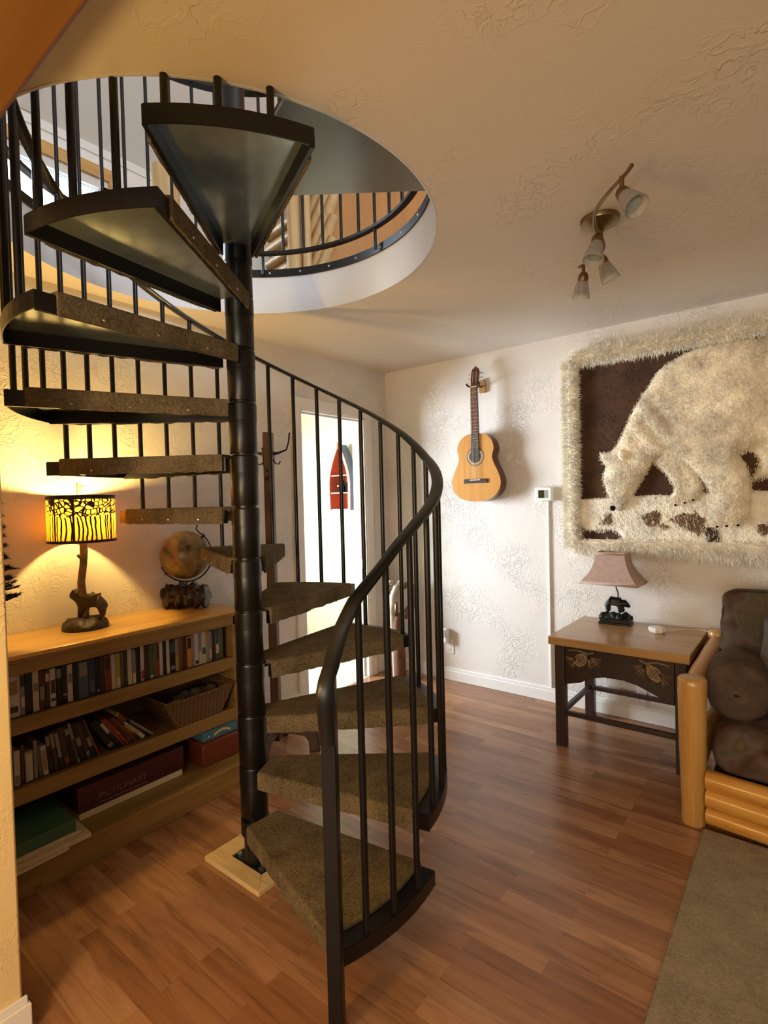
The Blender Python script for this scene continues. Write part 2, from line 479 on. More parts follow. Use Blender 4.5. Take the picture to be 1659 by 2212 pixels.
def puff(poly, y0, depth, rad, step=.012, bump=None, noise=0.0012):
    """relief swelling out (towards -y) of a vertical panel; poly in (x, z)"""
    P = np.array(poly)
    # resample the outline
    out = []
    for i in range(len(P)):
        a = P[i]; b = P[(i + 1) % len(P)]
        k = max(1, int(np.hypot(*(b - a)) / step))
        for q in range(k):
            out.append(a + (b - a) * q / k)
    B = np.array(out); nb = len(B)
    xs = np.arange(P[:, 0].min(), P[:, 0].max(), step); zs = np.arange(P[:, 1].min(), P[:, 1].max(), step)
    gx, gz = np.meshgrid(xs, zs)
    G = np.c_[gx.ravel() + rng.uniform(-.25, .25, gx.size) * step, gz.ravel() + rng.uniform(-.25, .25, gx.size) * step]
    def inside(Q):
        r = np.zeros(len(Q), bool)
        for i in range(nb):
            a = B[i]; b = B[(i + 1) % nb]
            c = ((a[1] > Q[:, 1]) != (b[1] > Q[:, 1]))
            with np.errstate(divide='ignore', invalid='ignore'):
                xx = (b[0] - a[0]) * (Q[:, 1] - a[1]) / (b[1] - a[1] + 1e-12) + a[0]
            r ^= c & (Q[:, 0] < xx)
        return r
    def dist(Q):
        d = np.full(len(Q), 9.0)
        for i in range(nb):
            d = np.minimum(d, np.hypot(*(Q - B[i]).T))
        return d
    G = G[inside(G)]
    G = G[dist(G) > step * .6]
    V = np.r_[B, G]
    e = [(i, (i + 1) % nb) for i in range(nb)]
    res = delaunay_2d_cdt([Vector(v) for v in V], e, [], 1, 1e-6)
    V2 = np.array([tuple(v) for v in res[0]]); F = [tuple(f) for f in res[2]]
    d = dist(V2)
    t = np.clip(d / rad, 0, 1)
    h = depth * np.sqrt(np.clip(1 - (1 - t) ** 2, 0, 1)) + rng.normal(0, noise, len(V2)) * (t > .15)
    if bump is not None:
        h = h + bump(V2) * t
    h[d < 1e-4] = 0
    mb = MB()
    mb.v = [(V2[i, 0], y0 - h[i], V2[i, 1]) for i in range(len(V2))]
    mb.f = [tuple(f) for f in F]
    # back skirt for thickness
    o = len(mb.v)
    idx = [int(np.argmin(np.hypot(*(V2 - b).T))) for b in B]
    mb.v += [(V2[i, 0], y0 + .012, V2[i, 1]) for i in idx]
    mb.f += [(idx[k], idx[(k + 1) % nb], o + (k + 1) % nb, o + k) for k in range(nb)]
    return mb, V2, h

def blades(mb, pts, dirs, length, width):
    """tapered hair strands: pts, dirs arrays"""
    for p, d in zip(pts, dirs):
        d = np.array(d); L = length * rng.uniform(.6, 1.25)
        s = np.cross(d, (0.3, 1, .2)); s = s / (np.linalg.norm(s) + 1e-9) * width
        bend = rng.normal(0, .25, 3) * L
        m = np.array(p) + d * L * .55 + bend * .3
        t = np.array(p) + d * L + bend
        o = len(mb.v)
        mb.v += [tuple(np.array(p) - s), tuple(np.array(p) + s), tuple(m + s * .7), tuple(m - s * .7), tuple(t)]
        mb.f += [(o, o + 1, o + 2, o + 3), (o + 3, o + 2, o + 4)]

def text_mesh(name, body, size, mat, parent, origin, xdir, ydir, depth=.0006):
    cu = bpy.data.curves.new(name, 'FONT')
    cu.body = body; cu.size = size; cu.extrude = depth; cu.align_x = 'CENTER'; cu.align_y = 'CENTER'
    tmp = bpy.data.objects.new(name + '_tmp', cu); COL.objects.link(tmp)
    dg = bpy.context.evaluated_depsgraph_get()
    me = bpy.data.meshes.new_from_object(tmp.evaluated_get(dg))
    bpy.data.objects.remove(tmp); bpy.data.curves.remove(cu)
    x = Vector(xdir).normalized(); y = Vector(ydir).normalized(); z = x.cross(y)
    mt = Matrix((x, y, z)).transposed().to_4x4(); mt.translation = Vector(origin)
    me.transform(mt)
    me.name = name; me.materials.clear(); me.materials.append(mat)
    o = bpy.data.objects.new(name, me); COL.objects.link(o)
    o.parent = parent; o.matrix_parent_inverse = world(parent).inverted()
    return o

# ------------------------------------------------------------------ dimensions
CZ = 2.44            # ceiling
WX = -2.74           # door / bookshelf wall
WY = 3.525           # guitar wall
PX, PY = -1.69, 1.285   # stair axis
HX, HY, HR = -1.80, 1.316, .829   # hole in the ceiling
UF = 2.67            # upper floor
RISE = .198; STEP = 29.7

# ------------------------------------------------------------------ setting
struct(MB().box(-2.74, -2.6, -.05, 2.6, WY + .1, 0), 'floor', M['floor'])
struct(MB().box(-4.8, 1.2, -.05, -2.74, WY + .1, -.001), 'floor_hall', M['shag'])

def holed_slab(mb, x0, y0, x1, y1, z0, z1, n=192):
    ang = [2 * pi * i / n for i in range(n)]
    for cx, cy in ((x0, y0), (x1, y0), (x1, y1), (x0, y1)):
        ang.append(math.atan2(cy - HY, cx - HX) % (2 * pi))
    ang = sorted(set(ang)); k = len(ang)
    inn = []; out = []
    for a in ang:
        c, s = cos(a), sin(a)
        inn.append((HX + HR * c, HY + HR * s))
        t = min([((x1 if c > 0 else x0) - HX) / c if abs(c) > 1e-9 else 1e9, ((y1 if s > 0 else y0) - HY) / s if abs(s) > 1e-9 else 1e9])
        out.append((HX + t * c, HY + t * s))
    vs = [(x, y, z0) for x, y in inn] + [(x, y, z0) for x, y in out] + [(x, y, z1) for x, y in inn] + [(x, y, z1) for x, y in out]
    fs = []
    for i in range(k):
        j = (i + 1) % k
        fs += [(i, j, k + j, k + i), (2 * k + i, 3 * k + i, 3 * k + j, 2 * k + j), (i, 2 * k + i, 2 * k + j, j), (k + i, k + j, 3 * k + j, 3 * k + i)]
    return mb.add(vs, fs)
struct(holed_slab(MB(), WX, -2.6, 2.6, WY, CZ, CZ + .03), 'ceiling', M['ceiling'])
struct(holed_slab(MB(), -3.95, -2.6, 2.6, 3.65, UF - .03, UF), 'floor_upper', M['upfloor'])
lin = MB().lathe([(HR - .004, CZ - .002), (HR - .004, UF - .001), (HR + .02, UF - .001), (HR + .02, CZ + .002), (HR + .004, CZ + .002), (HR + .003, CZ - .002), (HR - .004, CZ - .002)], (HX, HY, 0), 192)
struct(lin, 'trim_1', M['fascia'])

# guitar wall, both rooms and the storey above share it
struct(MB().box(-4.8, WY, -.05, 2.7, WY + .1, CZ + .05), 'wall_guitar', M['wall'])
# painted face of the hall side of that wall
struct(MB().box(-4.7, WY - .012, 0, WX - .11, WY - .0005, CZ), 'wall_hall_far', M['hallwall'])
# door wall with its opening (y 2.553 .. 3.245, z 0 .. 2.045)
DY0, DY1, DZ = 2.553, 3.245, 2.045
wl = MB()
wl.box(WX - .11, .0, -.02, WX, DY0, CZ + .03); wl.box(WX - .11, DY1, -.02, WX, WY, CZ + .03); wl.box(WX - .11, DY0, DZ, WX, DY1, CZ + .03)
struct(wl, 'wall_door_side', M['wall'])
tr = MB()
tr.box(WX - .115, DY0 - .001, 0, WX + .006, DY0 + .018, DZ); tr.box(WX - .115, DY1 - .018, 0, WX + .006, DY1 + .001, DZ)
tr.box(WX - .115, DY0, DZ - .018, WX + .006, DY1, DZ)
tr.box(WX - .07, DY0 + .018, 0, WX - .035, DY0 + .030, DZ - .018); tr.box(WX - .07, DY1 - .03, 0, WX - .035, DY1 - .018, DZ - .018); tr.box(WX - .07, DY0, DZ - .030, WX - .035, DY1, DZ - .018)
tr.box(WX, DY0 - .072, 0, WX + .016, DY0 + .006, DZ + .072); tr.box(WX, DY1 - .006, 0, WX + .016, DY1 + .072, DZ + .072); tr.box(WX, DY0, DZ - .006, WX + .016, DY1, DZ + .072)
dframe = struct(tr, 'door_1', M['white'], bevel=.003)
MB().box(WX - .060, DY1 - .0305, .86, WX - .030, DY1 - .0285, .93).build('strike_plate', M['steel'], dframe)

# near wall stub on the left, with its baseboard
struct(MB().box(-2.74, -2.6, 0, -1.655, .485, CZ), 'wall_near_left', plaster('plaster_lamplight_tint', (.74, .57, .28), .55, 45.0, .46, .7), bevel=.006)  # yellow of the warm lamp light is put into this wall's colour
def board(mb, x0, y0, x1, y1):
    mb.box(x0, y0, 0, x1, y1, .075); 
struct(MB().box(-1.655, -2.6, 0, -1.636, .50, .078).box(-1.655, -2.6, .078, -1.644, .494, .098), 'baseboard_near_left', M['white'], bevel=.003)
struct(MB().box(-2.62, WY - .014, 0, 2.6, WY, .075).box(-2.62, WY - .009, .075, 2.6, WY, .096), 'baseboard_guitar_wall', M['white'], bevel=.003)
struct(MB().box(WX, 1.75, 0, WX + .013, DY0 - .072, .09), 'baseboard_door_wall', M['white'], bevel=.003)
struct(MB().box(-2.62, .205, 2.25, 2.6, .435, CZ + .001), 'ceiling_beam', M['beam'], bevel=.012)
# cove seam where guitar wall meets ceiling
# rest of the room behind the camera
struct(MB().box(2.6, -2.6, -.05, 2.7, WY, CZ + .03), 'wall_right', M['wall'])
bw = MB()
bw.box(-1.655, -2.7, 0, -.6, -2.6, CZ); bw.box(1.8, -2.7, 0, 2.7, -2.6, CZ); bw.box(-.6, -2.7, 0, 1.8, -2.6, .75); bw.box(-.6, -2.7, 2.05, 1.8, -2.6, CZ)
struct(bw, 'wall_behind', M['wall'])
wn = MB()
wn.box(-.64, -2.66, .71, 1.84, -2.59, .77); wn.box(-.64, -2.66, 2.03, 1.84, -2.59, 2.09); wn.box(-.64, -2.66, .71, -.58, -2.59, 2.09); wn.box(1.78, -2.66, .71, 1.84, -2.59, 2.09); wn.box(.57, -2.66, .77, .63, -2.60, 2.03)
struct(wn, 'added_window_1', M['white'])  # unseen window, added to hold the fill light behind the camera
# hall beyond the door: window on its left end
hw = MB()
hw.box(-4.8, 1.2, 0, -4.7, 1.5, CZ); hw.box(-4.8, 2.7, 0, -4.7, WY, CZ); hw.box(-4.8, 1.5, 0, -4.7, 2.7, .7); hw.box(-4.8, 1.5, 2.0, -4.7, 2.7, CZ)
struct(hw, 'wall_hall_end', M['hallwall'])
struct(MB().box(-4.8, 1.1, 0, WX - .11, 1.2, CZ), 'wall_hall_near', M['hallwall'])
struct(MB().box(-4.8, 1.1, CZ, WX - .0, WY, CZ + .03), 'ceiling_hall', M['hallwall'])
struct(MB().box(-4.73, 1.46, .66, -4.67, 2.74, .74).box(-4.73, 1.46, 1.96, -4.67, 2.74, 2.04).box(-4.73, 1.46, .7, -4.67, 1.54, 2.0).box(-4.73, 2.66, .7, -4.67, 2.74, 2.0).box(-4.72, 2.08, .7, -4.68, 2.12, 2.0), 'window_2', M['white'])

# upper storey
UX = -3.9
uw = MB()   # outer wall with a low window
uw.box(UX - .1, -2.6, UF - .1, UX, .2, 3.95); uw.box(UX - .1, 1.86, UF - .1, UX, 3.7, 3.95); uw.box(UX - .1, .2, UF - .1, UX, 1.86, 2.95); uw.box(UX - .1, .2, 3.70, UX, 1.86, 3.95)
struct(uw, 'wall_upper_left', M['upwall'])
uf = MB()
uf.box(UX, .13, 3.70, UX + .025, 1.94, 3.785); uf.box(UX, .13, 2.9, UX + .025, .2, 3.70); uf.box(UX, 1.86, 2.9, UX + .025, 1.94, 3.70); uf.box(UX, .13, 2.86, UX + .04, 1.94, 2.95)
win3 = struct(uf, 'window_3', wood('window_pine', (.62, .36, .12), (.5, .26, .07), .4, 'Y'), bevel=.002)
MB().box(UX - .06, .2, 3.64, UX, 1.86, 3.70).box(UX - .06, .98, 2.95, UX - .02, 1.04, 3.66).box(UX - .06, .2, 2.95, UX, .24, 3.66).box(UX - .06, 1.82, 2.95, UX, 1.86, 3.66).build('sash', M['white'], win3)
MB().box(UX - .045, .2, 2.95, UX - .040, 1.86, 3.66).build('pane', M['pane'], win3)
struct(MB().box(UX, -2.6, 3.86, UX + .014, 3.6, 3.92), 'trim_2', M['white'])
def slope(mb, y0, y1):
    x0, z0, x1, z1 = UX - .02, 3.90, -1.6, 5.2
    vs = [(x0, y0, z0), (x1, y0, z1), (x1, y1, z1), (x0, y1, z0), (x0, y0, z0 + .05), (x1, y0, z1 + .05), (x1, y1, z1 + .05), (x0, y1, z0 + .05)]
    return mb.add(vs, [(0, 1, 2, 3), (7, 6, 5, 4), (0, 4, 5, 1), (1, 5, 6, 2), (2, 6, 7, 3), (3, 7, 4, 0)])
struct(slope(MB(), -2.6, 3.7), 'ceiling_upper_slope', M['upwall'])
sb = MB()
dz_ = 1.3 / 2.32
for yy in (2.55, 1.35):
    sb.tube([(UX + .03, yy, 3.925), (-1.62, yy, 5.185)], 1.0, prof=[(-.04, -.006), (.04, -.006), (.04, .006), (-.04, .006)], up=(-dz_, 0, 1))
struct(sb, 'trim_3', M['white'])
struct(MB().box(-1.65, -2.6, 5.2, 2.7, 3.7, 5.25), 'ceiling_upper_top', M['upwall'])
struct(MB().box(UX - .1, 3.6, UF, 2.7, 3.7, 5.25), 'wall_upper_far', M['upwall'])
struct(MB().box(UX - .1, -2.7, UF, 2.7, -2.6, 5.25), 'wall_upper_near', M['upwall'])
ur = MB()
ur.box(2.6, -2.6, UF, 2.7, -1.6, 5.25); ur.box(2.6, 2.2, UF, 2.7, 3.7, 5.25); ur.box(2.6, -1.6, UF, 2.7, 2.2, 3.0); ur.box(2.6, -1.6, 4.3, 2.7, 2.2, 5.25)
struct(ur, 'wall_upper_right', M['upwall'])
struct(MB().box(2.57, -1.65, 2.95, 2.62, 2.25, 3.02).box(2.57, -1.65, 4.28, 2.62, 2.25, 4.35).box(2.57, -1.65, 3.0, 2.62, -1.58, 4.3).box(2.57, 2.18, 3.0, 2.62, 2.25, 4.3), 'added_window_4', M['white'])  # unseen window frame, added to go with the upper fill light
struct(MB().box(-2.98, 3.0, UF, .9, 3.06, 4.6), 'wall_upper_orange', M['orange'])

# ------------------------------------------------------------------ spiral staircase
stair = thing('spiral_staircase', 'black steel spiral staircase with brown carpeted treads winding up through the round ceiling opening', 'staircase', (PX, PY, 0))
def pol(r, deg, z):
    return (PX + r * cos(RAD(deg)), PY + r * sin(RAD(deg)), z)
pole = MB().lathe([(.0, .02), (.043, .02), (.043, 3.72), (.0, 3.72)], (PX, PY, 0), 32)
pole.build('center_pole', M['black'], stair)
MB().box(PX - .09, PY - .045, .003, PX + .085, PY + .13, .017).build('base_plate', M['black'], stair, bevel=.002)
for bx, by in ((-.072, -.025), (.065, -.03), (-.072, .11), (.068, .11)):
    MB().lathe([(.0, .017), (.010, .017), (.010, .026), (.0, .027)], (PX + bx, PY + by, 0), 6).build('anchor_bolt', M['steel'], stair)
for k in range(1, 13):
    z0 = RISE * k + .004 if k < 13 else 0
    z1 = RISE * (k + 1) - .066
    sl = MB().lathe([(.043, z0), (.0512, z0), (.0518, z0 + .001), (.0518, z1 + .061), (.0512, z1 + .062), (.043, z1 + .062)], (PX, PY, 0), 32)
    sl.build('spacer_sleeve', M['black'], stair)
ROUT = .745
def wedge(ang, half, r0, r1, win, n=10):
    """plan outline of a tread: straight edges from the pole to an outer arc"""
    p = []
    a0 = RAD(ang)
    def loc(u, w):   # u along tread, w across
        return (PX + u * cos(a0) - w * sin(a0), PY + u * sin(a0) + w * cos(a0))
    wout = lambda r: win + (r - .05) * (math.sin(RAD(half)) * .745 - win) / (.745 * math.cos(RAD(half)) - .05)
    p.append(loc(r0, -wout(r0)))
    for i in range(n + 1):
        h = RAD(-half + 2 * half * i / n)
        p.append(loc(r1 * cos(h), r1 * sin(h)) if True else None)
    p.append(loc(r0, wout(r0)))
    return p
def tread_center(k):
    return 355 + STEP * (k - 1) + .6
def make_tread(k):
    A = tread_center(k); zt = RISE * k
    half = 16.2
    pan = MB()
    outer = wedge(A, half, .045, ROUT, .058)
    inner = wedge(A, half - .9, .047, ROUT - .005, .050)
    # top plate
    pan.prism(inner, zt - .016, zt - .012)
    rimb = MB()
    # flanges front/back/outer
    n = len(outer)
    for i in range(n):
        j = (i + 1) % n
        if i == n - 1:
            continue
        d = .046 if (i == 0 or i == n - 2) else .042
        a, b, c, e = outer[i], outer[j], inner[j], inner[i]
        vs = [(*a, zt - .012), (*b, zt - .012), (*c, zt - .012), (*e, zt - .012), (*a, zt - .016 - d), (*b, zt - .016 - d), (*c, zt - .016 - d), (*e, zt - .016 - d)]
        rimb.add(vs, [(3, 2, 1, 0), (4, 5, 6, 7), (0, 1, 5, 4), (1, 2, 6, 5), (2, 3, 7, 6), (3, 0, 4, 7)])
    hs = [RAD(A - half + .2 + (2 * half - .4) * q / 10) for q in range(11)]
    band = [(PX + (ROUT - .001) * cos(h), PY + (ROUT - .001) * sin(h)) for h in hs] + [(PX + .678 * cos(h), PY + .678 * sin(h)) for h in reversed(hs)]
    rimb.prism(band, zt - .0125, zt - .0095)
    o = pan.build('tread', M['pan'], stair, smooth=30)
    rimb.build('flange', M['black'], o, smooth=30)
    # hub socket hugging the pole
    MB().lathe([(.044, zt - .070), (.0535, zt - .070), (.0535, zt - .010), (.044, zt - .010)], (PX, PY, 0), 24).build('hub', M['black'], o)
    # carpet: top layer plus the wraps over front and back flange
    cp = MB()
    top = wedge(A, half + .6, .052, .690, .066)
    cp.prism(top, zt - .0115, zt)
    aa = RAD(A)
    for sgn in (-1, 1):
        # points along edge
        q0 = top[0] if sgn < 0 else top[-1]
        q1 = top[1] if sgn < 0 else top[-2]
        d = Vector((q1[0] - q0[0], q1[1] - q0[1], 0)); L = d.length; d.normalize()
        nrm = Vector((d.y, -d.x, 0)) * (1 if sgn < 0 else -1)
        nn = 22
        rowt = []; 
        for i in range(nn + 1):
            p = Vector((q0[0], q0[1], 0)) + d * (L * i / nn)
            drop = .064 + rng.uniform(-.003, .003)
            rowt.append((p, drop))
        o0 = len(cp.v)
        for p, drop in rowt:
            for (off, zz) in ((-.010, zt - .0005), (.003, zt - .003), (.006, zt - .012), (.005, zt - drop), (-.003, zt - drop)):
                q = p + nrm * off
                cp.v.append((q.x, q.y, zz))
        for i in range(nn):
            for e in range(5):
                f = (e + 1) % 5
                cp.f.append((o0 + i * 5 + e, o0 + i * 5 + f, o0 + (i + 1) * 5 + f, o0 + (i + 1) * 5 + e))
        cp.f.append(tuple(o0 + e for e in range(5))); cp.f.append(tuple(o0 + nn * 5 + e for e in range(5)))
        # frayed lower hem
        pts = []; dirs = []
        for i in range(46):
            p = Vector((q0[0], q0[1], 0)) + d * (L * rng.uniform(.03, 1)) + nrm * .003
            pts.append((p.x, p.y, zt - .062)); v = d * rng.normal(0, .5) + nrm * rng.normal(0, .3) + Vector((0, 0, -1)); v.normalize(); dirs.append(tuple(v))
        blades(cp, pts, dirs, .011, .0012)
    cp.build('carpet', M['stair_carpet'], o, smooth=50)
    # staples / screws on the riser-side wrap
    q0, q1 = top[-1], top[-2]
    sc = MB()
    for t in (.22, .52, .8):
        x = q0[0] + (q1[0] - q0[0]) * t; y = q0[1] + (q1[1] - q0[1]) * t
        d = Vector((q1[0] - q0[0], q1[1] - q0[1], 0)).normalized(); nrm = Vector((-d.y, d.x, 0))
        p = Vector((x, y, zt - .047)) + nrm * .006
        sc.lathe([(.0, -.003), (.0035, -.002), (.0045, 0), (.0, .0035)], (0, 0, 0), 8, Matrix.Translation(p) @ nrm.to_track_quat('Z', 'Y').to_matrix().to_4x4())
    sc.build('staple', M['steel'], o)
    return o
for k in range(1, 13):
    make_tread(k)

_ra = [338, 340.6, 344.5, 348, 358, 368, 385, 414, 430, 450, 720]
_ro = [.845, .945, .998, 1.012, 1.042, 1.045, 1.02, .985, .995, 1.0, 1.0]
def rail_z(a):
    return RISE + (a - 355) / STEP * RISE + float(np.interp(a, _ra, _ro))
RB = .733
# balusters
k = 0
while True:
    a = 344.1 + 9.88 * k
    if a > 697: break
    a += (2.2, .6)[k] if k < 2 else 0
    n = int((a - 340) // STEP) + 1
    n = max(1, min(12, n))
    zt = RISE * n
    b = MB().tube([pol(RB, a, zt - .020), pol(RB, a, rail_z(a) - .004)], .0100, 12)
    b.lathe([(.0, 0), (.013, 0), (.013, .006), (.0, .006)], pol(RB, a, zt - .016), 12)
    b.build('baluster', M['black'], stair)
    k += 1
# newel post at the foot
na = 339.3
MB().box(-.0195, -.0195, 0, .0195, .0195, .935, rotz(RAD(-58), (-.986, .994, 0))).build('newel_post', M['black'], stair, bevel=.003)
# handrail: flat moulded bar
path = []
prof = [(-.021, -.005), (-.016, -.008), (.016, -.008), (.021, -.005), (.021, .003), (.014, .008), (-.014, .008), (-.021, .003)]
for i in range(0, 150):
    a = 340.2 + (700 - 340.2) * i / 149
    path.append(pol(RB, a, rail_z(a)))
hr = MB()
# helical sweep with radial axis held level
def sweep(mb, pts, frames, prof):
    o = len(mb.v); k = len(prof)
    for p, (a, b) in zip(pts, frames):
        for px, py in prof:
            mb.v.append(tuple(Vector(p) + a * px + b * py))
    n = len(pts)
    for i in range(n - 1):
        for q in range(k):
            r = (q + 1) % k
            mb.f.append((o + i * k + q, o + i * k + r, o + (i + 1) * k + r, o + (i + 1) * k + q))
    mb.f.append(tuple(o + q for q in reversed(range(k)))); mb.f.append(tuple(o + (n - 1) * k + q for q in range(k)))
    return mb
pts = []; frs = []
ends = [(336.2, .778, .792), (336.2, .815, .792), (335.9, .85, .796), (335.7, .885, .798), (335.7, .915, .797), (336.4, .942, .790), (337.8, .972, .777)]
rp = [(a, z, r) for a, z, r in ends]
for i in range(0, 170):
    a = 340.0 + (703 - 340.0) * (i / 169) ** 1.15
    rp.append((a, rail_z(a), RB + .020 * max(0, 1 - i / 14)))
P3 = [Vector(pol(r, a, z)) for a, z, r in rp]
for i, (a, z, r) in enumerate(rp):
    tw_ = 60 * (1 if i < 5 else max(0, 1 - (i - 5) / 12))
    rd = Vector((cos(RAD(a + tw_)), sin(RAD(a + tw_)), 0))
    T = (P3[min(i + 1, len(P3) - 1)] - P3[max(i - 1, 0)])
    T = (T - rd * T.dot(rd)).normalized()
    pts.append(tuple(P3[i])); frs.append((rd, rd.cross(T)))
sweep(hr, pts, frs, prof).build('handrail', M['black'], stair, smooth=50)
# landing plate and its post
lp = [(PX + .05 * cos(RAD(a)), PY + .05 * sin(RAD(a))) for a in (38, 8, 338)]
lo = [(PX + .80 * cos(RAD(a)), PY + .80 * sin(RAD(a))) for a in np.linspace(339, 38, 14) - 0] if False else []
arc = [(PX + .80 * cos(RAD(a)), PY + .80 * sin(RAD(a))) for a in np.linspace(-21.5, 38, 16)]
lpoly = arc + [(PX + .05 * cos(RAD(50)), PY + .05 * sin(RAD(50))), (PX + .05 * cos(RAD(-40)), PY + .05 * sin(RAD(-40)))]
ld = MB().prism(lpoly, 2.560, 2.574)
ld.build('landing', M['landing'], stair, smooth=30)
MB().prism([(PX + (x - PX) * .995, PY + (y - PY) * .995) for x, y in lpoly], 2.5745, 2.586).build('landing_carpet', M['stair_carpet'], stair)
for a, r in ((-19, .775), (36.3, .78)):
    MB().tube([pol(r, a, 2.586), pol(r, a, 3.62)], .020, 4).build('landing_post', M['black'], stair)

# pine frame round the foot of the pole
fr = thing('floor_frame', 'pale raw pine frame on the floor around the base of the stair pole', 'frame', (PX - .01, PY + .04, 0))
f0x, f0y, f1x, f1y = -1.865, 1.172, -1.535, 1.485
i0x, i0y, i1x, i1y = -1.785, 1.238, -1.60, 1.418
def quadprism(q, z0, z1):
    return MB().prism(q, z0, z1)
quadprism([(f0x, f0y), (f1x, f0y), (i1x, i0y), (i0x, i0y)], 0.0, .020).build('board', M['rawpine'], fr, bevel=.002)
quadprism([(f1x, f0y), (f1x, f1y), (i1x, i1y), (i1x, i0y)], 0.0, .020).build('board', M['rawpine'], fr, bevel=.002)
quadprism([(f1x, f1y), (f0x, f1y), (i0x, i1y), (i1x, i1y)], 0.0, .020).build('board', M['rawpine'], fr, bevel=.002)
quadprism([(f0x, f1y), (f0x, f0y), (i0x, i0y), (i0x, i1y)], 0.0, .020).build('board', M['rawpine'], fr, bevel=.002)

# guard rail around the opening upstairs
gd = thing('guard_rail', 'black steel guard rail ringing the round stair opening upstairs', 'railing', (HX, HY, UF))
def hp(r, deg, z):
    return (HX + r * cos(RAD(deg)), HY + r * sin(RAD(deg)), z)
ga = np.linspace(34, 318, 90)
def ring(r, z0, z1, th):
    mb = MB()
    p = [hp(r, a, (z0 + z1) / 2) for a in ga]; fr_ = []
    for a in ga:
        fr_.append((Vector((cos(RAD(a)), sin(RAD(a)), 0)), Vector((0, 0, 1))))
    h = (z1 - z0) / 2
    return sweep(mb, p, fr_, [(-th / 2, -h), (th / 2, -h), (th / 2, h), (-th / 2, h)])
ring(HR - .006, 2.632, 2.672, .010).build('mounting_band', M['black'], gd, smooth=30)
ring(HR - .030, 2.742, 2.757, .030).build('bottom_rail', M['black'], gd, smooth=30)
ring(HR - .030, 3.60, 3.62, .045).build('top_rail', M['black'], gd, smooth=30)
for i, a in enumerate(np.arange(40, 316, 8.2)):
    long = (i % 6 == 5)
    MB().tube([hp(HR - .030, a, 2.64 if long else 2.745), hp(HR - .030, a, 3.61)], .0085, 10).build('baluster', M['black'], gd)
for a in np.arange(44, 316, 12.0):
    nrm = Vector((-cos(RAD(a)), -sin(RAD(a)), 0))
    MB().lathe([(.0, 0), (.006, 0), (.005, .003), (.0, .005)], (0, 0, 0), 8, Matrix.Translation(Vector(hp(HR - .011, a, 2.652))) @ nrm.to_track_quat('Z', 'Y').to_matrix().to_4x4()).build('bolt', M['steel'], gd)

# ------------------------------------------------------------------ bookshelf
SX0, SX1 = -2.738, -2.345       # back, front of the case
SY0, SY1 = .50, 1.715
bk = thing('bookshelf', 'long low pine bookshelf against the wall under the stairs', 'bookshelf', (-2.5, 1.1, 0))
MB().box(SX0, SY0, .832, SX1 + .018, SY1 + .02, .850).build('top_board', M['pine'], bk, bevel=.005)
MB().box(SX0, SY0, .815, SX1 + .006, SY1 + .01, .832).build('top_molding', M['pine_dark'], bk, bevel=.004)
MB().box(SX1 - .02, SY0, .770, SX1, SY1, .815).build('top_rail', M['pine_dark'], bk, bevel=.002)
MB().box(SX0, SY0, .0, SX1, SY0 + .035, .815).build('side_panel', M['pine_dark'], bk, bevel=.002)
MB().box(SX0, SY1 - .035, .0, SX1, SY1, .815).build('side_panel', M['pine_dark'], bk, bevel=.002)
MB().box(SX0, SY0 + .035, .02, SX0 + .012, SY1 - .035, .815).build('back_panel', M['pine_dark'], bk)
for zt, h in ((.600, .055), (.335, .060)):
    s = MB().box(SX0 + .012, SY0 + .035, zt - .02, SX1 - .02, SY1 - .035, zt)
    s.build('shelf', M['pine_dark'], bk)
    MB().box(SX1 - .02, SY0 + .035, zt - h, SX1, SY1 - .035, zt + .004).build('shelf_edge', M['pine_dark'], bk, bevel=.003)
MB().box(SX0 + .012, SY0 + .035, .100, -2.205, SY1 - .0, .120).build('bottom_shelf', M['pine_dark'], bk, bevel=.003)
MB().box(-2.235, SY0, .0, -2.215, SY1, .100).build('plinth', M['pine_dark'], bk, bevel=.003)

ORD = ['first', 'second', 'third', 'fourth', 'fifth', 'sixth', 'seventh', 'eighth', 'ninth', 'tenth', 'eleventh', 'twelfth', 'thirteenth', 'fourteenth', 'fifteenth', 'sixteenth', 'seventeenth', 'eighteenth', 'nineteenth', 'twentieth']
ORD += ['twenty-' + o for o in ORD[:9]] + ['thirtieth'] + ['thirty-' + o for o in ORD[:9]] + ['fortieth'] + ['forty-' + o for o in ORD[:9]] + ['fiftieth'] + ['fifty-' + o for o in ORD[:9]] + ['sixtieth']
PAL = {'white': (.42, .38, .33), 'grey': (.18, .17, .16), 'black': (.008, .007, .007), 'dark brown': (.045, .018, .010), 'maroon': (.07, .012, .010), 'navy': (.025, .035, .06), 'slate blue': (.06, .085, .12),
       'rust': (.16, .045, .015), 'cream': (.50, .44, .25), 'yellow green': (.30, .27, .06), 'green': (.05, .085, .035), 'teal': (.03, .08, .075), 'red': (.25, .03, .015), 'orange': (.42, .16, .03), 'olive': (.09, .085, .035), 'tan': (.26, .17, .09)}
PM = {k: simple('spine_' + k.replace(' ', '_'), v, .35, var=.10, vscale=30) for k, v in PAL.items()}
def case(name, label, cat, group, y, w, h, z, col, lab=None, x=SX1 - .03, d=.135, lean=0.0, second=None):
    """a slim box standing with its spine to the room; optional printed block on the spine"""
    m = Matrix.Translation((x, y, z)) @ Matrix.Rotation(lean, 4, 'X')
    mb = MB().box(-d, 0, 0, 0, w - .0008, h, m)
    o = mb.build(name, PM[col], bevel=.0012, seg=1)
    tag(o, label, cat, group)
    for (c, a, b) in (lab or []):
        MB().box(0, w * .14, h * a, .0006, w * .86, h * b, m).build('spine_label', PM[c], o, smooth=0)
    return o
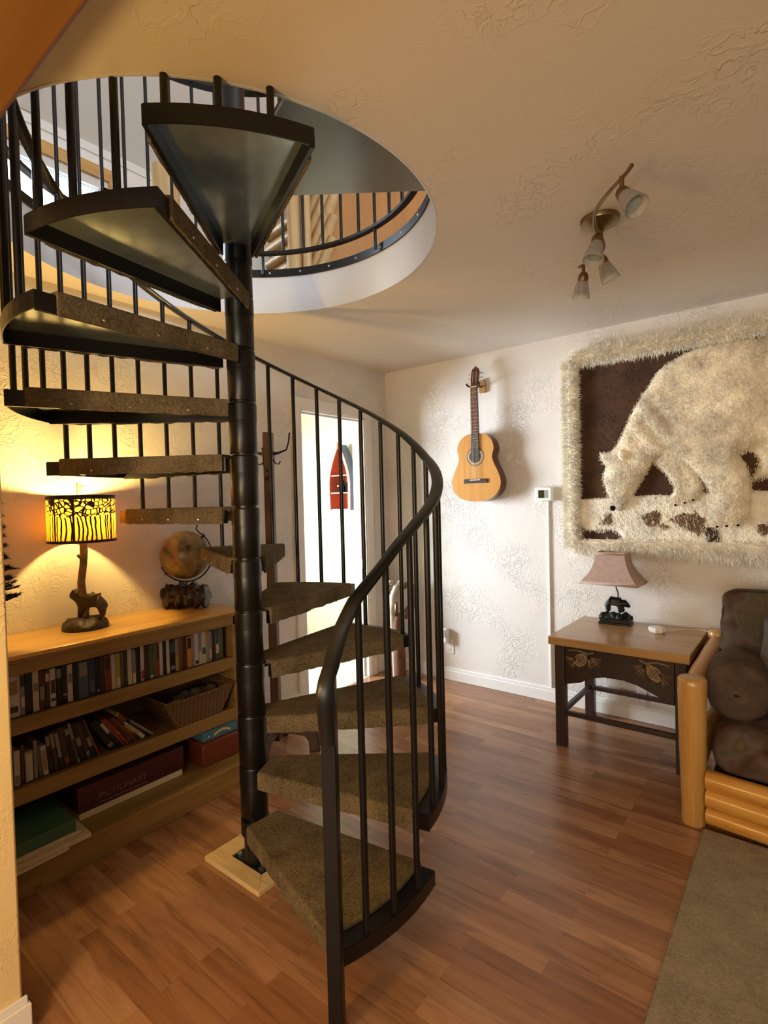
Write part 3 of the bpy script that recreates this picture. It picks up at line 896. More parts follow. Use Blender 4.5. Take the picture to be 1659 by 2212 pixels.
# upper row: disc cases, left to right (colour, width, printed blocks)
row = [('maroon', .020, [('tan', .3, .7)]), ('dark brown', .016, []), ('maroon', .014, [('rust', .4, .7)]), ('white', .017, []), ('dark brown', .019, [('olive', .0, .18)]), ('white', .046, [('tan', .55, .88), ('dark brown', .12, .27)]),
       ('grey', .012, [('black', .7, .95), ('white', .2, .45)]), ('black', .020, []), ('white', .017, [('grey', .5, .7)]), ('maroon', .016, [('grey', .25, .6)]), ('dark brown', .013, [('white', .7, .9)]), ('white', .017, [('maroon', .35, .7), ('black', .15, .22)]),
       ('black', .017, [('grey', .72, .95)]), ('black', .015, [('tan', .2, .25)]), ('white', .016, [('grey', .5, .75)]), ('black', .016, []), ('slate blue', .030, [('grey', .6, .95)]), ('navy', .022, [('slate blue', .1, .4)]), ('black', .014, [('grey', .05, .12)]), ('dark brown', .014, []),
       ('rust', .022, [('dark brown', .6, .95)]), ('white', .014, [('cream', 0, .3)]), ('yellow green', .016, [('cream', .0, .3)]), ('olive', .012, []), ('dark brown', .012, [('teal', .1, .3)]), ('white', .015, [('cream', 0, .35)]), ('grey', .014, [('cream', .0, .3)]), ('black', .016, []), ('white', .013, [('red', .05, .3)]),
       ('dark brown', .018, []), ('green', .016, [('white', .02, .1)]), ('olive', .011, []), ('red', .011, [('dark brown', .5, .95)]), ('white', .013, []), ('black', .013, []), ('white', .013, [('cream', 0, .4)]), ('black', .022, [('grey', .08, .2), ('teal', .6, .9)]), ('yellow green', .013, [('grey', .5, .95)]), ('rust', .015, []),
       ('dark brown', .018, []), ('orange', .020, [('dark brown', .6, .95)]), ('grey', .012, []), ('white', .016, [('black', .05, .15)]), ('grey', .014, [('white', .0, .4)]), ('white', .018, [('teal', .3, .5)]), ('tan', .012, []), ('grey', .014, [('white', .1, .4)]), ('maroon', .015, []), ('teal', .018, [('white', .2, .5)]), ('olive', .018, [])]
tw = sum(w for _, w, _ in row)
y = SY0 + .055; sc_ = (SY1 - .075 - y) / tw
for i, (c, w, lab) in enumerate(row):
    w *= sc_
    extra = ''
    if lab:
        extra = ' and a ' + lab[0][0] + ' block on it'
    case('disc_case', f'thin {c} disc case, {ORD[i]} from the left on the top shelf' + (f', {lab[0][0]} block printed' if lab else ''), 'disc case', 'disc cases filling the top shelf of the bookshelf', y, w, .158 + rng.uniform(-.006, .003), .6042, c, lab)
    y += w
# second row: paperbacks, upright on the left and leaning to the right
low = [('maroon', .016, .155, 0, []), ('white', .022, .135, 0, [('grey', .05, .3)]), ('dark brown', .012, .15, 0, []), ('tan', .030, .120, 0, [('white', .02, .9)]), ('grey', .014, .15, 0, []), ('olive', .014, .13, -.06, []), ('white', .020, .120, -.08, [('tan', .15, .85)]), ('black', .018, .160, -.10, [('grey', .7, .95)]),
       ('dark brown', .016, .165, -.12, [('tan', .6, .95)]), ('black', .018, .170, -.14, [('grey', .3, .9)]), ('dark brown', .022, .172, -.15, [('rust', .1, .25)]), ('black', .020, .175, -.17, [('grey', .75, .9)]), ('grey', .012, .178, -.20, [('dark brown', .1, .6)]), ('black', .022, .175, -.22, [('grey', .4, .6)]), ('dark brown', .016, .172, -.24, [('grey', .1, .2)]), ('black', .020, .170, -.28, [('grey', .3, .55)]), ('rust', .009, .178, -.33, []),
       ('black', .028, .165, -.52, [('grey', .1, .2)]), ('black', .016, .165, -.55, [('white', .55, .9)]), ('rust', .011, .170, -.58, []), ('red', .013, .172, -.60, [('tan', .4, .5)]), ('maroon', .016, .168, -.62, [('rust', .1, .2)]), ('rust', .011, .170, -.64, []), ('maroon', .012, .160, -.66, [('tan', .3, .7)]), ('cream', .018, .185, -.68, []), ('black', .012, .150, -.78, []), ('grey', .012, .140, -.82, [('tan', .1, .6)])]
y = SY0 + .182
prevl = 0
book_txt = None
for i, (c, w, h, ln, lab) in enumerate(low):
    if prevl > -.4 and ln < -.4:
        y += .035
    nxt = low[i + 1][3] if i + 1 < len(low) else ln
    step = w / max(.5, cos(ln)) + .0012 + max(0, ln - nxt) * h * .20
    # a book leaning left pivots on its lower left edge resting on the shelf
    zb = .3395 + (0 if ln >= 0 else 0.0)
    kind = 'upright' if ln > -.05 else ('slightly tilted' if ln > -.3 else 'leaning')
    zoff = 0
    o = case('paperback_book', f'{kind} {c} paperback, {ORD[i]} from the left on the middle shelf', 'book', 'paperbacks on the middle shelf of the bookshelf', y, w, h, .3395, c, lab, x=SX1 - .035, d=.108, lean=-ln)
    if c == 'cream':
        m = Matrix.Translation((SX1 - .035, y, .3395)) @ Matrix.Rotation(-ln, 4, 'X')
        q = m @ Vector((.0008, w * .5, h * .40)); xd = (m.to_3x3() @ Vector((0, 0, -1))); yd = (m.to_3x3() @ Vector((0, 1, 0)))
        text_mesh('spine_lettering', 'ESSENTIALS', .0155, PM['olive'], o, q, xd, yd, .0003)
        MB().box(0, w * .04, h * .70, .0007, w * .96, h * .98, m).build('spine_label', PM['rust'], o, smooth=0)
    y += step
    prevl = ln

# wicker basket with a crumpled cloth
ba = thing('wicker_basket', 'brown wicker basket on the right of the middle shelf', 'basket', (-2.46, 1.49, .34))
def basket_shell():
    mb = MB()
    by0, by1, bx0, bx1 = 1.360, 1.600, -2.585, -2.352
    z0, z1 = .3395, .475
    sl = .062
    out = [];
    def loop(y0, y1, x0, x1, z, dip):
        pts = []
        n = 10
        for i in range(n): t = i / n; pts.append((x1, y0 + (y1 - y0) * t, z - dip * sin(pi * t) ** 1))
        for i in range(6): t = i / 6; pts.append((x1 + (x0 - x1) * t, y1, z))
        for i in range(n): t = i / n; pts.append((x0, y1 + (y0 - y1) * t, z))
        for i in range(6): t = i / 6; pts.append((x0 + (x1 - x0) * t, y0, z))
        return pts
    ls = []
    for t in np.linspace(0, 1, 8):
        ls.append(loop(by0 - sl * 1.15 * t, by1 + sl * 1.1 * t, bx0 - .01 * t, bx1 + .02 * t, z0 + (z1 - z0) * t, .006 * t))
    for t in np.linspace(1, .05, 8):
        ls.append([(x + (-2.47 - x) * .05, y + (1.47 - y) * .05, z) for x, y, z in loop(by0 - sl * 1.15 * t, by1 + sl * 1.1 * t, bx0 - .01 * t, bx1 + .02 * t, z0 + (z1 - z0) * t, .006 * t)])
    k = len(ls[0])
    for l in ls: mb.v += l
    for i in range(len(ls) - 1):
        for q in range(k):
            r = (q + 1) % k
            mb.f.append((i * k + q, i * k + r, (i + 1) * k + r, (i + 1) * k + q))
    mb.f.append(tuple(range(k))); mb.f.append(tuple((len(ls) - 1) * k + q for q in range(k)))
    return mb, ls[7]
bmsh, rim = basket_shell()
bmsh.build('basket_body', M['wicker'], ba, smooth=60)
rm = MB()
for ph in (0, pi):
    pts = []
    for i, p in enumerate(rim):
        a = i * 1.3 + ph
        pts.append((p[0] + .004 * cos(a), p[1] + .002 * cos(a), p[2] + .004 * sin(a)))
    rm.tube(pts, .0058, 8, closed=True)
rm.build('woven_rim', M['wicker'], ba)
for (yy, xx) in ((1.30, -2.348), (1.296, -2.36)):
    MB().tube([(xx, 1.360, .342), (xx + .012, 1.292, .472)], .006, 8).build('corner_post', M['wicker'], ba)
cl = MB()
for i in range(5):
    cx, cy = -2.44 - .02 * (i % 2), 1.42 + .045 * i
    cl.lathe([(.0, -.03), (.028, -.025), (.035, 0), (.024, .022), (.0, .028)], (cx, cy, .435 + .006 * (i % 3)), 12)
tag(cl.build('crumpled_cloth', simple('dark_cloth', (.10, .075, .05), .9), smooth=80), 'dark crumpled cloth lying inside the wicker basket', 'cloth')

# bottom shelf: magazines, green book, game boxes
def flat(name, label, cat, x0, y0, z0, x1, y1, z1, mat, ang=0, bevel=.002, group=None):
    c = ((x0 + x1) / 2, (y0 + y1) / 2, z0)
    o = MB().box(x0 - c[0], y0 - c[1], 0, x1 - c[0], y1 - c[1], z1 - z0, rotz(ang, c)).build(name, mat, bevel=bevel)
    return tag(o, label, cat, group)
flat('magazine', 'cream magazine at the bottom of the pile on the lowest shelf', 'magazine', -2.45, .60, .1205, -2.17, .80, .131, M['paper'], .03, .001, 'magazines on the lowest shelf')
flat('magazine', 'wide pale magazine in the middle of the pile sticking out to the right', 'magazine', -2.45, .60, .1315, -2.175, .885, .148, M['paper'], -.02, .001, 'magazines on the lowest shelf')
flat('magazine', 'thin cream magazine on top of the pile under the green book', 'magazine', -2.46, .61, .1485, -2.20, .86, .160, M['paper'], .02, .001, 'magazines on the lowest shelf')
gb = thing('hardback_book', 'large green hardback lying on the magazine pile on the lowest shelf', 'book', (-2.33, .72, .1605))
MB().box(-2.46, .60, .1605, -2.21, .845, .205).build('book_cover', M['green'], gb, bevel=.003)
gm = thing('game_box', 'long maroon board game box with a cream lower edge on the lowest shelf', 'box', (-2.45, 1.13, .12))
MB().box(-2.62, .905, .1205, -2.335, 1.365, .150).build('box_tray', M['cream'], gm, bevel=.002)
MB().box(-2.625, .900, .150, -2.330, 1.370, .255).build('box_lid', M['maroon'], gm, bevel=.002)
text_mesh('lettering', 'PICTIONARY', .036, M['mauveprint'], gm, (-2.3292, 1.085, .192), (0, 1, 0), (0, 0, 1))
MB().box(-2.3305, .985, .163, -2.3290, 1.19, .167).build('printed_line', M['mauveprint'], gm)
rb = flat('game_box', 'red brown wooden box at the right end of the lowest shelf', 'box', -2.60, 1.455, .1205, -2.30, 1.676, .232, M['redbox'], 0, .008)
bb = thing('game_box', 'flat blue game box lying on top of the red brown box', 'box', (-2.42, 1.56, .2325))
MB().box(-2.56, 1.475, .2325, -2.325, 1.676, .2745).build('box_lid', M['teal'], bb, bevel=.003)
arc_p = [(-2.3245, 1.535 + .095 * t, .244 + .020 * sin(pi * (t * .8 + .1))) for t in np.linspace(0, 1, 14)]
MB().tube(arc_p, 1.0, prof=[(-.0006, -.005), (.0006, -.005), (.0006, .005), (-.0006, .005)], up=(0, 0, 1)).build('arched_label', M['gold'], bb, smooth=0)
MB().tube([(-2.3243, 1.500 + .012 * t, .246 + .010 * sin(pi * t)) for t in np.linspace(0, 1, 8)], .0012, 6).build('small_label', M['bone'], bb)

# ------------------------------------------------------------------ skinned animals for the lamp bases
def skinned(name, verts, edges, rads, mat, parent, M4, sub=2, root=0):
    me = bpy.data.meshes.new(name)
    me.from_pydata([tuple(M4 @ Vector(v)) for v in verts], edges, [])
    me.update()
    o = bpy.data.objects.new(name, me); COL.objects.link(o)
    sk = o.modifiers.new('skin', 'SKIN')
    s = M4.to_scale()[0]
    for i, r in enumerate(rads):
        me.skin_vertices[0].data[i].radius = (r * s, r * s)
    for i in range(len(verts)):
        me.skin_vertices[0].data[i].use_root = (i == root)
    sk.use_smooth_shade = True
    sb_ = o.modifiers.new('sub', 'SUBSURF'); sb_.levels = sub; sb_.render_levels = sub
    dg = bpy.context.evaluated_depsgraph_get()
    me2 = bpy.data.meshes.new_from_object(o.evaluated_get(dg))
    bpy.data.objects.remove(o); bpy.data.meshes.remove(me)
    me2.name = name; me2.materials.clear(); me2.materials.append(mat); me2.shade_smooth()
    o = bpy.data.objects.new(name, me2); COL.objects.link(o)
    o.parent = parent; o.matrix_parent_inverse = world(parent).inverted()
    return o
# bear, facing +u; unit = body length about 1
def bear_data(headup):
    V = [(0, 0, .62), (-.34, 0, .60), (.22, 0, .62), (.40, 0, .62 + .12 * headup)]     # spine pelvis mid..
    E = [(0, 1), (0, 2), (2, 3)]
    Rr = [.23, .22, .21, .16]
    V += [(.55, 0, .60 + .24 * headup), (.70, 0, .50 + .28 * headup)]; Rr += [.135, .065]; E += [(3, 4), (4, 5)]
    for sy in (-1, 1):
        i = len(V); V += [(.53, .10 * sy, .70 + .26 * headup), (.53, .13 * sy, .77 + .26 * headup)]; Rr += [.05, .035]; E += [(4, i), (i, i + 1)]
        i = len(V); V += [(.24, .12 * sy, .40), (.26 + .04 * sy, .13 * sy, .20), (.30 + .04 * sy, .13 * sy, .05)]; Rr += [.14, .105, .09]; E += [(2, i), (i, i + 1), (i + 1, i + 2)]
        i = len(V); V += [(-.38, .13 * sy, .40), (-.36 - .05 * sy, .14 * sy, .22), (-.40 - .05 * sy, .14 * sy, .05)]; Rr += [.16, .11, .09]; E += [(1, i), (i, i + 1), (i + 1, i + 2)]
    return V, E, Rr

# bear lamp on the bookshelf
LX, LY = -2.588, 1.062
lamp = thing('table_lamp', 'lit bear table lamp with a pierced forest drum shade on the bookshelf', 'lamp', (LX, LY, .85))
bs = MB().lathe([(.0, 0), (.094, 0), (.096, .012), (.090, .024), (.082, .030), (.070, .043), (.0, .050)], (LX, LY, .850), 28)
for i, v in enumerate(bs.v):
    a = math.atan2(v[1] - LY, v[0] - LX); 
    if v[2] > .865:
        bs.v[i] = (v[0], v[1], v[2] + .006 * sin(5 * a) + .004 * sin(9 * a + 1))
bs.build('rock_base', M['resin'], lamp, smooth=60)
V, E, Rr = bear_data(1.0)
d_ = Vector((-.70, -.71, 0)).normalized()     # bear faces the left end of the shelf
Mx = Matrix((( d_.x, -d_.y, 0, LX + .012), (d_.y, d_.x, 0, LY + .022), (0, 0, 1, .892), (0, 0, 0, 1))) @ Matrix.Scale(.132, 4)
skinned('bear_figure', V, E, Rr, M['resin'], lamp, Mx)
tr_ = [(LX - .012, LY - .002, .870), (LX - .014, LY - .004, .98), (LX - .006, LY - .010, 1.06), (LX + .004, LY - .002, 1.14), (LX + .0, LY + .004, 1.20), (LX - .004, LY - .002, 1.30), (LX - .004, LY - .004, 1.47), (LX - .002, LY - .006, 1.510)]
tk = MB().tube(tr_, [.026, .020, .016, .0155, .0165, .012, .012, .010], 12)
tk.tube([(LX + .0, LY - .002, 1.165), (LX + .006, LY - .020, 1.180), (LX + .006, LY - .026, 1.184)], [.011, .008, .007], 8)
tk.tube([(LX - .014, LY + .010, .955), (LX - .006, LY + .034, .995), (LX - .004, LY + .044, 1.003)], [.014, .010, .009], 8)
tk.tube([(LX - .003, LY - .004, 1.487), (LX + .002, LY + .012, 1.494)], [.007, .005], 8)
tk.build('branch_stem', M['branch'], lamp, smooth=70)
def drum(r, z0, z1, n=72):
    me = bpy.data.meshes.new('lamp_shade')
    vs = []; fs = []
    for k in range(n + 1):
        a = 2 * pi * k / n
        vs += [(LX + r * cos(a), LY + r * sin(a), z0), (LX + r * cos(a), LY + r * sin(a), z1)]
    for k in range(n): fs.append((2 * k, 2 * k + 2, 2 * k + 3, 2 * k + 1))
    me.from_pydata(vs, [], fs); uv = me.uv_layers.new(name='UVMap')
    for li, l in enumerate(me.loops):
        k = l.vertex_index // 2
        uv.data[li].uv = (k / n, l.vertex_index % 2)
    me.shade_smooth(); me.materials.append(M['shade'])
    o = bpy.data.objects.new('lamp_shade', me); COL.objects.link(o)
    o.parent = lamp; o.matrix_parent_inverse = world(lamp).inverted()
    return o
sh = drum(.138, 1.246, 1.450)
for z in (1.246, 1.450):
    MB().tube([(LX + .138 * cos(a), LY + .138 * sin(a), z) for a in np.linspace(0, 2 * pi, 48, endpoint=False)], .0035, 8, closed=True).build('shade_rim', M['bronze'], sh)
sp_ = MB()
for k in range(3):
    a = 2 * pi * k / 3
    sp_.tube([(LX + .01 * cos(a), LY + .01 * sin(a), 1.447), (LX + .137 * cos(a), LY + .137 * sin(a), 1.447)], .0016, 6)
sp_.build('shade_spider', M['bronze'], sh)
bulb_pos = (LX + .032, LY + .0, 1.345)
MB().lathe([(.0, -.03), (.012, -.03), (.014, -.01), (.026, .012), (.026, .028), (.015, .043), (.0, .047)], bulb_pos, 16).build('light_bulb', None or simple('warm_bulb_glass', (1, .9, .7), .3), lamp)

# globe on its rock
GX, GY, GZ, GR = -2.600, 1.578, 1.132, .128
gl = thing('globe', 'antique brown globe in a dark wire cradle on the right end of the bookshelf', 'globe', (GX, GY, .85))
MB().lathe([(GR * sin(t), -GR * cos(t)) for t in np.linspace(0.001, pi - .001, 30)], (GX, GY, GZ), 48).build('globe_sphere', M['globe'], gl)
# tilted cradle in the plane facing the room
ud = Vector((.785, .62, 0))   # image-right direction on the floor
cr = [tuple(Vector((GX, GY, GZ)) + ud * (GR + .014) * cos(a) + Vector((0, 0, (GR + .014) * sin(a)))) for a in np.linspace(RAD(205), RAD(415), 40)]
top = Vector(cr[-1]); cr += [tuple(top + ud * -.020 + Vector((0, 0, .020))), tuple(top + ud * -.012 + Vector((0, 0, .042)))]
MB().tube(cr, .0038, 8).build('wire_cradle', M['bronze'], gl)
for a in (RAD(222), RAD(45)):
    p0 = Vector((GX, GY, GZ)) + ud * GR * cos(a) + Vector((0, 0, GR * sin(a))); p1 = Vector((GX, GY, GZ)) + ud * (GR + .02) * cos(a) + Vector((0, 0, (GR + .02) * sin(a)))
    MB().tube([tuple(p0), tuple(p1)], .007, 8).build('pivot', M['bronze'], gl)
rk = MB(); 
bmv = []
for k in range(15):
    t = k / 14; cy = GX
    c = Vector((GX, GY, 0)) + ud * (-.112 + .224 * t)
    rr = .060 + .010 * sin(3.1 * k) + .006 * cos(5 * k)
    bmv.append((c.x, c.y, rr))
segs = 20
for rk_i, (x, yv, rr) in enumerate(bmv):
    n_ = Vector((-ud.y, ud.x, 0))
    for q in range(segs):
        a = 2 * pi * q / segs
        jj = 1 + .20 * sin(3 * a + 1.9 * rk_i) + .13 * sin(5 * a - 2.6 * rk_i + 1) + rng.uniform(-.05, .05)
        p = Vector((x, yv, .910)) + n_ * rr * .95 * cos(a) * jj + Vector((0, 0, rr * sin(a) * jj))
        if p.z < .852 : p.z = .8505
        rk.v.append(tuple(p))
for i in range(14):
    for q in range(segs):
        r = (q + 1) % segs; rk.f.append((i * segs + q, i * segs + r, (i + 1) * segs + r, (i + 1) * segs + q))
rk.f.append(tuple(range(segs))); rk.f.append(tuple(14 * segs + q for q in range(segs)))
rk.tube([(GX, GY, .93), (GX, GY, GZ - GR - .012)], .006, 8)
rk.build('rock_base', simple('dark_resin_rock', (.05, .036, .020), .35, var=.5, vscale=25, bump=.7, bscale=40, bdist=.006), gl, smooth=35)

# little pine tree at the left end of the shelf
TX, TY = -2.54, .690
pt = thing('tree_figurine', 'small dark artificial pine tree at the left end of the bookshelf', 'tree', (TX, TY, .85))
MB().tube([(TX, TY, .885), (TX, TY, 1.52)], [.012, .004], 8).build('trunk', M['rackwood'], pt)
MB().lathe([(.0, 0), (.05, 0), (.045, .012), (.012, .035), (.0, .037)], (TX, TY, .8502), 16).build('foot', M['needle'], pt)
br_ = MB()
for lv in range(11):
    z = 1.055 + lv * .040; L = .112 * (1 - lv / 14)
    for q in range(10):
        a = 2 * pi * q / 10 + lv * .55
        dr = Vector((cos(a), sin(a), -.10 + .12 * rng.random())); LL = L * rng.uniform(.75, 1.1)
        p0 = Vector((TX, TY, z)); p1 = p0 + dr * LL * .6 + Vector((0, 0, -.012)); p2 = p0 + dr * LL + Vector((0, 0, -.010 + .018 * rng.random()))
        br_.tube([tuple(p0), tuple(p1), tuple(p2)], [.006, .005, .002], 5)
        pts = []; dirs = []
        for w in range(90):
            t = rng.uniform(.15, 1); pp = p0.lerp(p2, t); pts.append(tuple(pp)); v = dr * .6 + Vector(rng.normal(0, .7, 3)); v.normalize(); dirs.append(tuple(v))
        blades(br_, pts, dirs, .018, .0020)
br_.build('branches', M['needle'], pt)

# ------------------------------------------------------------------ coat rack behind the stairs
RX, RY = -2.36, 1.962
rk_ = thing('coat_rack', 'dark brown wooden coat rack with black hooks standing behind the stair pole', 'coat rack', (RX, RY, 0))
MB().box(-.024, -.024, .06, .024, .024, 1.79, rotz(.5, (RX, RY, 0))).build('post', M['rackwood'], rk_, bevel=.004)
for a in (.62, .62 + pi / 2, .55 + pi, .55 - pi / 2):
    prof_ = [(.02, .16), (.10, .165), (.19, .15), (.235, .105), (.245, .0), (.185, .0), (.180, .06), (.16, .085), (.10, .098), (.02, .098)]
    m = Matrix.Translation((RX, RY, 0)) @ Matrix.Rotation(a, 4, 'Z') @ Matrix.Rotation(pi / 2, 4, 'X')
    MB().prism(prof_, -.017, .017, m).build('foot', M['rackwood'], rk_, bevel=.004)
for a, z in ((.62, 1.69), (.62 + pi, 1.69), (.62 + pi / 2, 1.60), (.62 - pi / 2, 1.60)):
    d = Vector((cos(a), sin(a), 0)); p = Vector((RX, RY, z)) + d * .026
    hk = MB().tube([tuple(p + Vector((0, 0, -.02))), tuple(p + d * .03 + Vector((0, 0, -.016))), tuple(p + d * .075 + Vector((0, 0, .0))), tuple(p + d * .088 + Vector((0, 0, .04))), tuple(p + d * .094 + Vector((0, 0, .085)))], [.012, .007, .005, .0045, .005], 8)
    hk.lathe([(.0, -.007), (.007, 0), (.0, .007)], tuple(p + d * .095 + Vector((0, 0, .09))), 10)
    hk.tube([tuple(p + Vector((0, 0, -.05))), tuple(p + d * .012 + Vector((0, 0, -.075))), tuple(p + d * .030 + Vector((0, 0, -.078))), tuple(p + d * .040 + Vector((0, 0, -.062)))], .004, 6)
    hk.build('hook', M['black'], rk_)

# driftwood floor ornament by the door
dw = thing('driftwood_stand', 'brown log ornament with a pale curved driftwood arm beside the door', 'ornament', (-2.53, 3.34, 0))
MB().tube([(-2.515, 3.335, 0.001), (-2.515, 3.335, .12), (-2.52, 3.34, .27), (-2.53, 3.345, .42), (-2.52, 3.35, .50)], [.046, .047, .046, .046, .040], 14).build('log_trunk', M['barkbrown'], dw, smooth=70)
MB().tube([(-2.556, 3.325, 0.001), (-2.558, 3.325, .20), (-2.564, 3.322, .40), (-2.566, 3.322, .52), (-2.555, 3.328, .64), (-2.530, 3.345, .72), (-2.505, 3.36, .755)], [.018, .020, .022, .028, .031, .026, .018], 12).build('curved_branch', M['drift'], dw, smooth=70)
MB().tube([(-2.50, 3.36, .70), (-2.45, 3.40, .745), (-2.43, 3.42, .70), (-2.445, 3.41, .56), (-2.49, 3.37, .47)], [.018, .026, .034, .030, .026], 10).build('dark_branch', M['barkbrown'], dw, smooth=70)
MB().lathe([(.0, -.012), (.018, -.010), (.020, .004), (.012, .012), (.0, .013)], (0, 0, 0), 14, Matrix.Translation((-2.566, 3.31, .752)) @ Matrix.Rotation(pi / 2, 4, 'X') @ Matrix.Rotation(.7, 4, 'Y')).build('brass_knob', M['nickel'], dw)
rg = Matrix.Translation((-2.525, 3.312, .545)) @ Matrix.Rotation(pi / 2 - .1, 4, 'X') @ Matrix.Rotation(-.7, 4, 'Y')
MB().lathe([(.026, -.012), (.033, -.008), (.034, .008), (.026, .012), (.024, 0), (.026, -.012)], (0, 0, 0), 24, rg @ Matrix.Scale(1.6, 4, (0, 1, 0))).build('copper_ring', M['copper'], dw)

# canoe shelf in the hall
cn = thing('canoe_shelf', 'small red and slate blue canoe shaped wall shelf seen through the doorway', 'shelf', (-3.16, WY - .012, 1.32))
def canoe_half(z):  # half width at height above the base
    t = (z - 1.318) / .565
    return .122 * (.96 + .04 * min(1, t / .3)) * (1 - (max(0, t - .40) / .60) ** 1.7) if t < 1 else 0
zs = np.linspace(1.318, 1.880, 22)
CXc = -3.165; yF = 3.395; yB = WY - .014
def canoe_loop(z):
    w = canoe_half(z) + .004; t = (z - 1.318) / .565
    yb = yB - .02 * t ** 3
    w2 = w * (.80 if t < .9 else .6)
    return [(CXc - w, yF, z), (CXc - w * .97, (yF + yb) / 2, z), (CXc - w2, yb, z), (CXc + w2, yb, z), (CXc + w * .97, (yF + yb) / 2, z), (CXc + w, yF, z)]
hull = MB(); 
for z in zs: hull.v += canoe_loop(z)
for i in range(len(zs) - 1):
    for q in range(5): hull.f.append((i * 6 + q, i * 6 + q + 1, (i + 1) * 6 + q + 1, (i + 1) * 6 + q))
ho = hull.build('hull', M['canoe_out'], cn, smooth=60)
md = ho.modifiers.new('solid', 'SOLIDIFY'); md.thickness = .006; md.offset = 1
ins = MB()
for z in zs:
    ins.v += [(CXc + (x - CXc) * .955, y - (.004 if y > yF + .02 else -.0005), z) for x, y, z in canoe_loop(z)]
for i in range(len(zs) - 1):
    for q in range(5): ins.f.append((i * 6 + q, i * 6 + q + 1, (i + 1) * 6 + q + 1, (i + 1) * 6 + q))
ins.build('inner_lining', M['canoe_in'], cn, smooth=60)
gw = MB()
for s in (-1, 1):
    gw.tube([(CXc + s * (canoe_half(z) - .003), yF - .004, z) for z in zs], 1.0, prof=[(-.011, -.005), (.011, -.005), (.011, .005), (-.011, .005)], up=(0, 1, 0))
gw.tube([(CXc, yF - .004, 1.85), (CXc, yF - .012, 1.905)], [.016, .004], 8)
gw.build('gunwale', simple('salmon_canoe_trim', (.72, .22, .12), .45), cn)
for z in (1.320, 1.462, 1.612, 1.715):
    w = canoe_half(z) * .94
    MB().box(CXc - w, yF + (.0 if z < 1.7 else .07), z, CXc + w, yB - .006, z + .009).build('shelf_board', simple('salmon_shelf_' + str(int(z * 1000)), (.70, .20, .10), .45), cn)
fig = thing('figurine', 'small dark figurine with pale marks standing in the canoe shelf', 'figurine', (CXc - .015, 3.44, 1.4715))
MB().lathe([(.0, 0), (.034, 0), (.038, .03), (.028, .058), (.020, .072), (.024, .088), (.018, .104), (.0, .110)], (CXc - .012, 3.44, 1.4715), 16).build('body', M['blackbit'], fig)
MB().lathe([(.0, 0), (.010, 0), (.012, .010), (.0, .020)], (CXc - .018, 3.405, 1.52), 10).build('pale_chest', M['nickel'], fig)
tag(MB().box(CXc + .035, 3.43, 1.4715, CXc + .085, 3.48, 1.555).build('black_box', M['blackbit'], bevel=.004), 'small black box beside the figurine on the canoe shelf', 'box')

# ------------------------------------------------------------------ guitar and hanger
gt = thing('guitar', 'small classical guitar with a honey coloured top hanging on the wall', 'guitar', (-1.855, 3.42, 1.37))
R_ = [(-1.86, 1.852), (-1.80, 1.849), (-1.76, 1.828), (-1.728, 1.793), (-1.715, 1.74), (-1.728, 1.686), (-1.717, 1.640), (-1.690, 1.585), (-1.668, 1.525), (-1.672, 1.466), (-1.708, 1.413), (-1.775, 1.380), (-1.862, 1.369)]
L_ = [(-1.86 - (x + 1.86) * 1.0, z) for x, z in R_]
def smooth_closed(p, n=6):
    p = [Vector((x, z, 0)) for x, z in p]; out = []
    k = len(p)
    for i in range(k):
        a, b, c, d = p[i - 1], p[i], p[(i + 1) % k], p[(i + 2) % k]
        for q in range(n):
            t = q / n
            v = .5 * ((2 * b) + (c - a) * t + (2 * a - 5 * b + 4 * c - d) * t * t + (3 * b - a - 3 * c + d) * t ** 3)
            out.append((v.x, v.y))
    return out
ol = smooth_closed(R_ + L_[-2:0:-1])
YM = lambda y0: Matrix.Translation((0, y0, 0)) @ Matrix.Rotation(pi / 2, 4, 'X')   # (x, z, d) -> x, y0-d, z
MB().prism(ol, 0, .088, YM(3.509)).build('body', M['mahog'], gt, bevel=.003, smooth=50)
MB().prism(ol, 0, .003, YM(3.4205)).build('soundboard', M['spruce'], gt, smooth=50)
hc = (-1.858, 3.4174, 1.690)
rot_y = Matrix.Translation(hc) @ Matrix.Rotation(pi / 2, 4, 'X')
MB().lathe([(.0, 0), (.043, 0), (.043, .0004), (.0, .0004)], (0, 0, 0), 40, rot_y).build('soundhole', M['ebony'], gt)
MB().lathe([(.044, 0), (.069, 0), (.069, .0008), (.044, .0008)], (0, 0, 0), 48, rot_y).build('rosette', M['rosette'], gt)
MB().lathe([(.052, .0008), (.056, .0008), (.056, .0012), (.052, .0012)], (0, 0, 0), 48, rot_y).build('rosette_ring', M['bone'], gt)
MB().box(-1.952, 3.409, 1.500, -1.764, 3.4175, 1.530).build('bridge', M['ebony'], gt, bevel=.002)
MB().box(-1.900, 3.404, 1.520, -1.816, 3.410, 1.525).build('saddle', M['bone'], gt)
nk = MB(); nk.prism([(-1.880, 2.185), (-1.832, 2.185), (-1.826, 1.845), (-1.886, 1.845)], 0, .022, YM(3.430)); nk.build('neck', M['mahog'], gt, bevel=.004)
MB().prism([(-1.881, 2.185), (-1.831, 2.185), (-1.824, 1.722), (-1.888, 1.722)], 0, .006, YM(3.4078 + .0065)).build('fretboard', M['ebony'], gt)
MB().box(-1.882, 3.4035, 2.181, -1.830, 3.416, 2.186).build('nut', M['bone'], gt)
zn = 2.183; zs_ = 1.522
fz = MB()
for i in range(1, 19):
    z = zs_ + (zn - zs_) * (2 ** (-i / 12))
    if z < 1.725: break
    hwid = .025 + (.032 - .025) * (zn - z) / (zn - 1.722)
    fz.box(-1.8562 - hwid, 3.4066, z - .0012, -1.8562 + hwid, 3.4085, z + .0012)
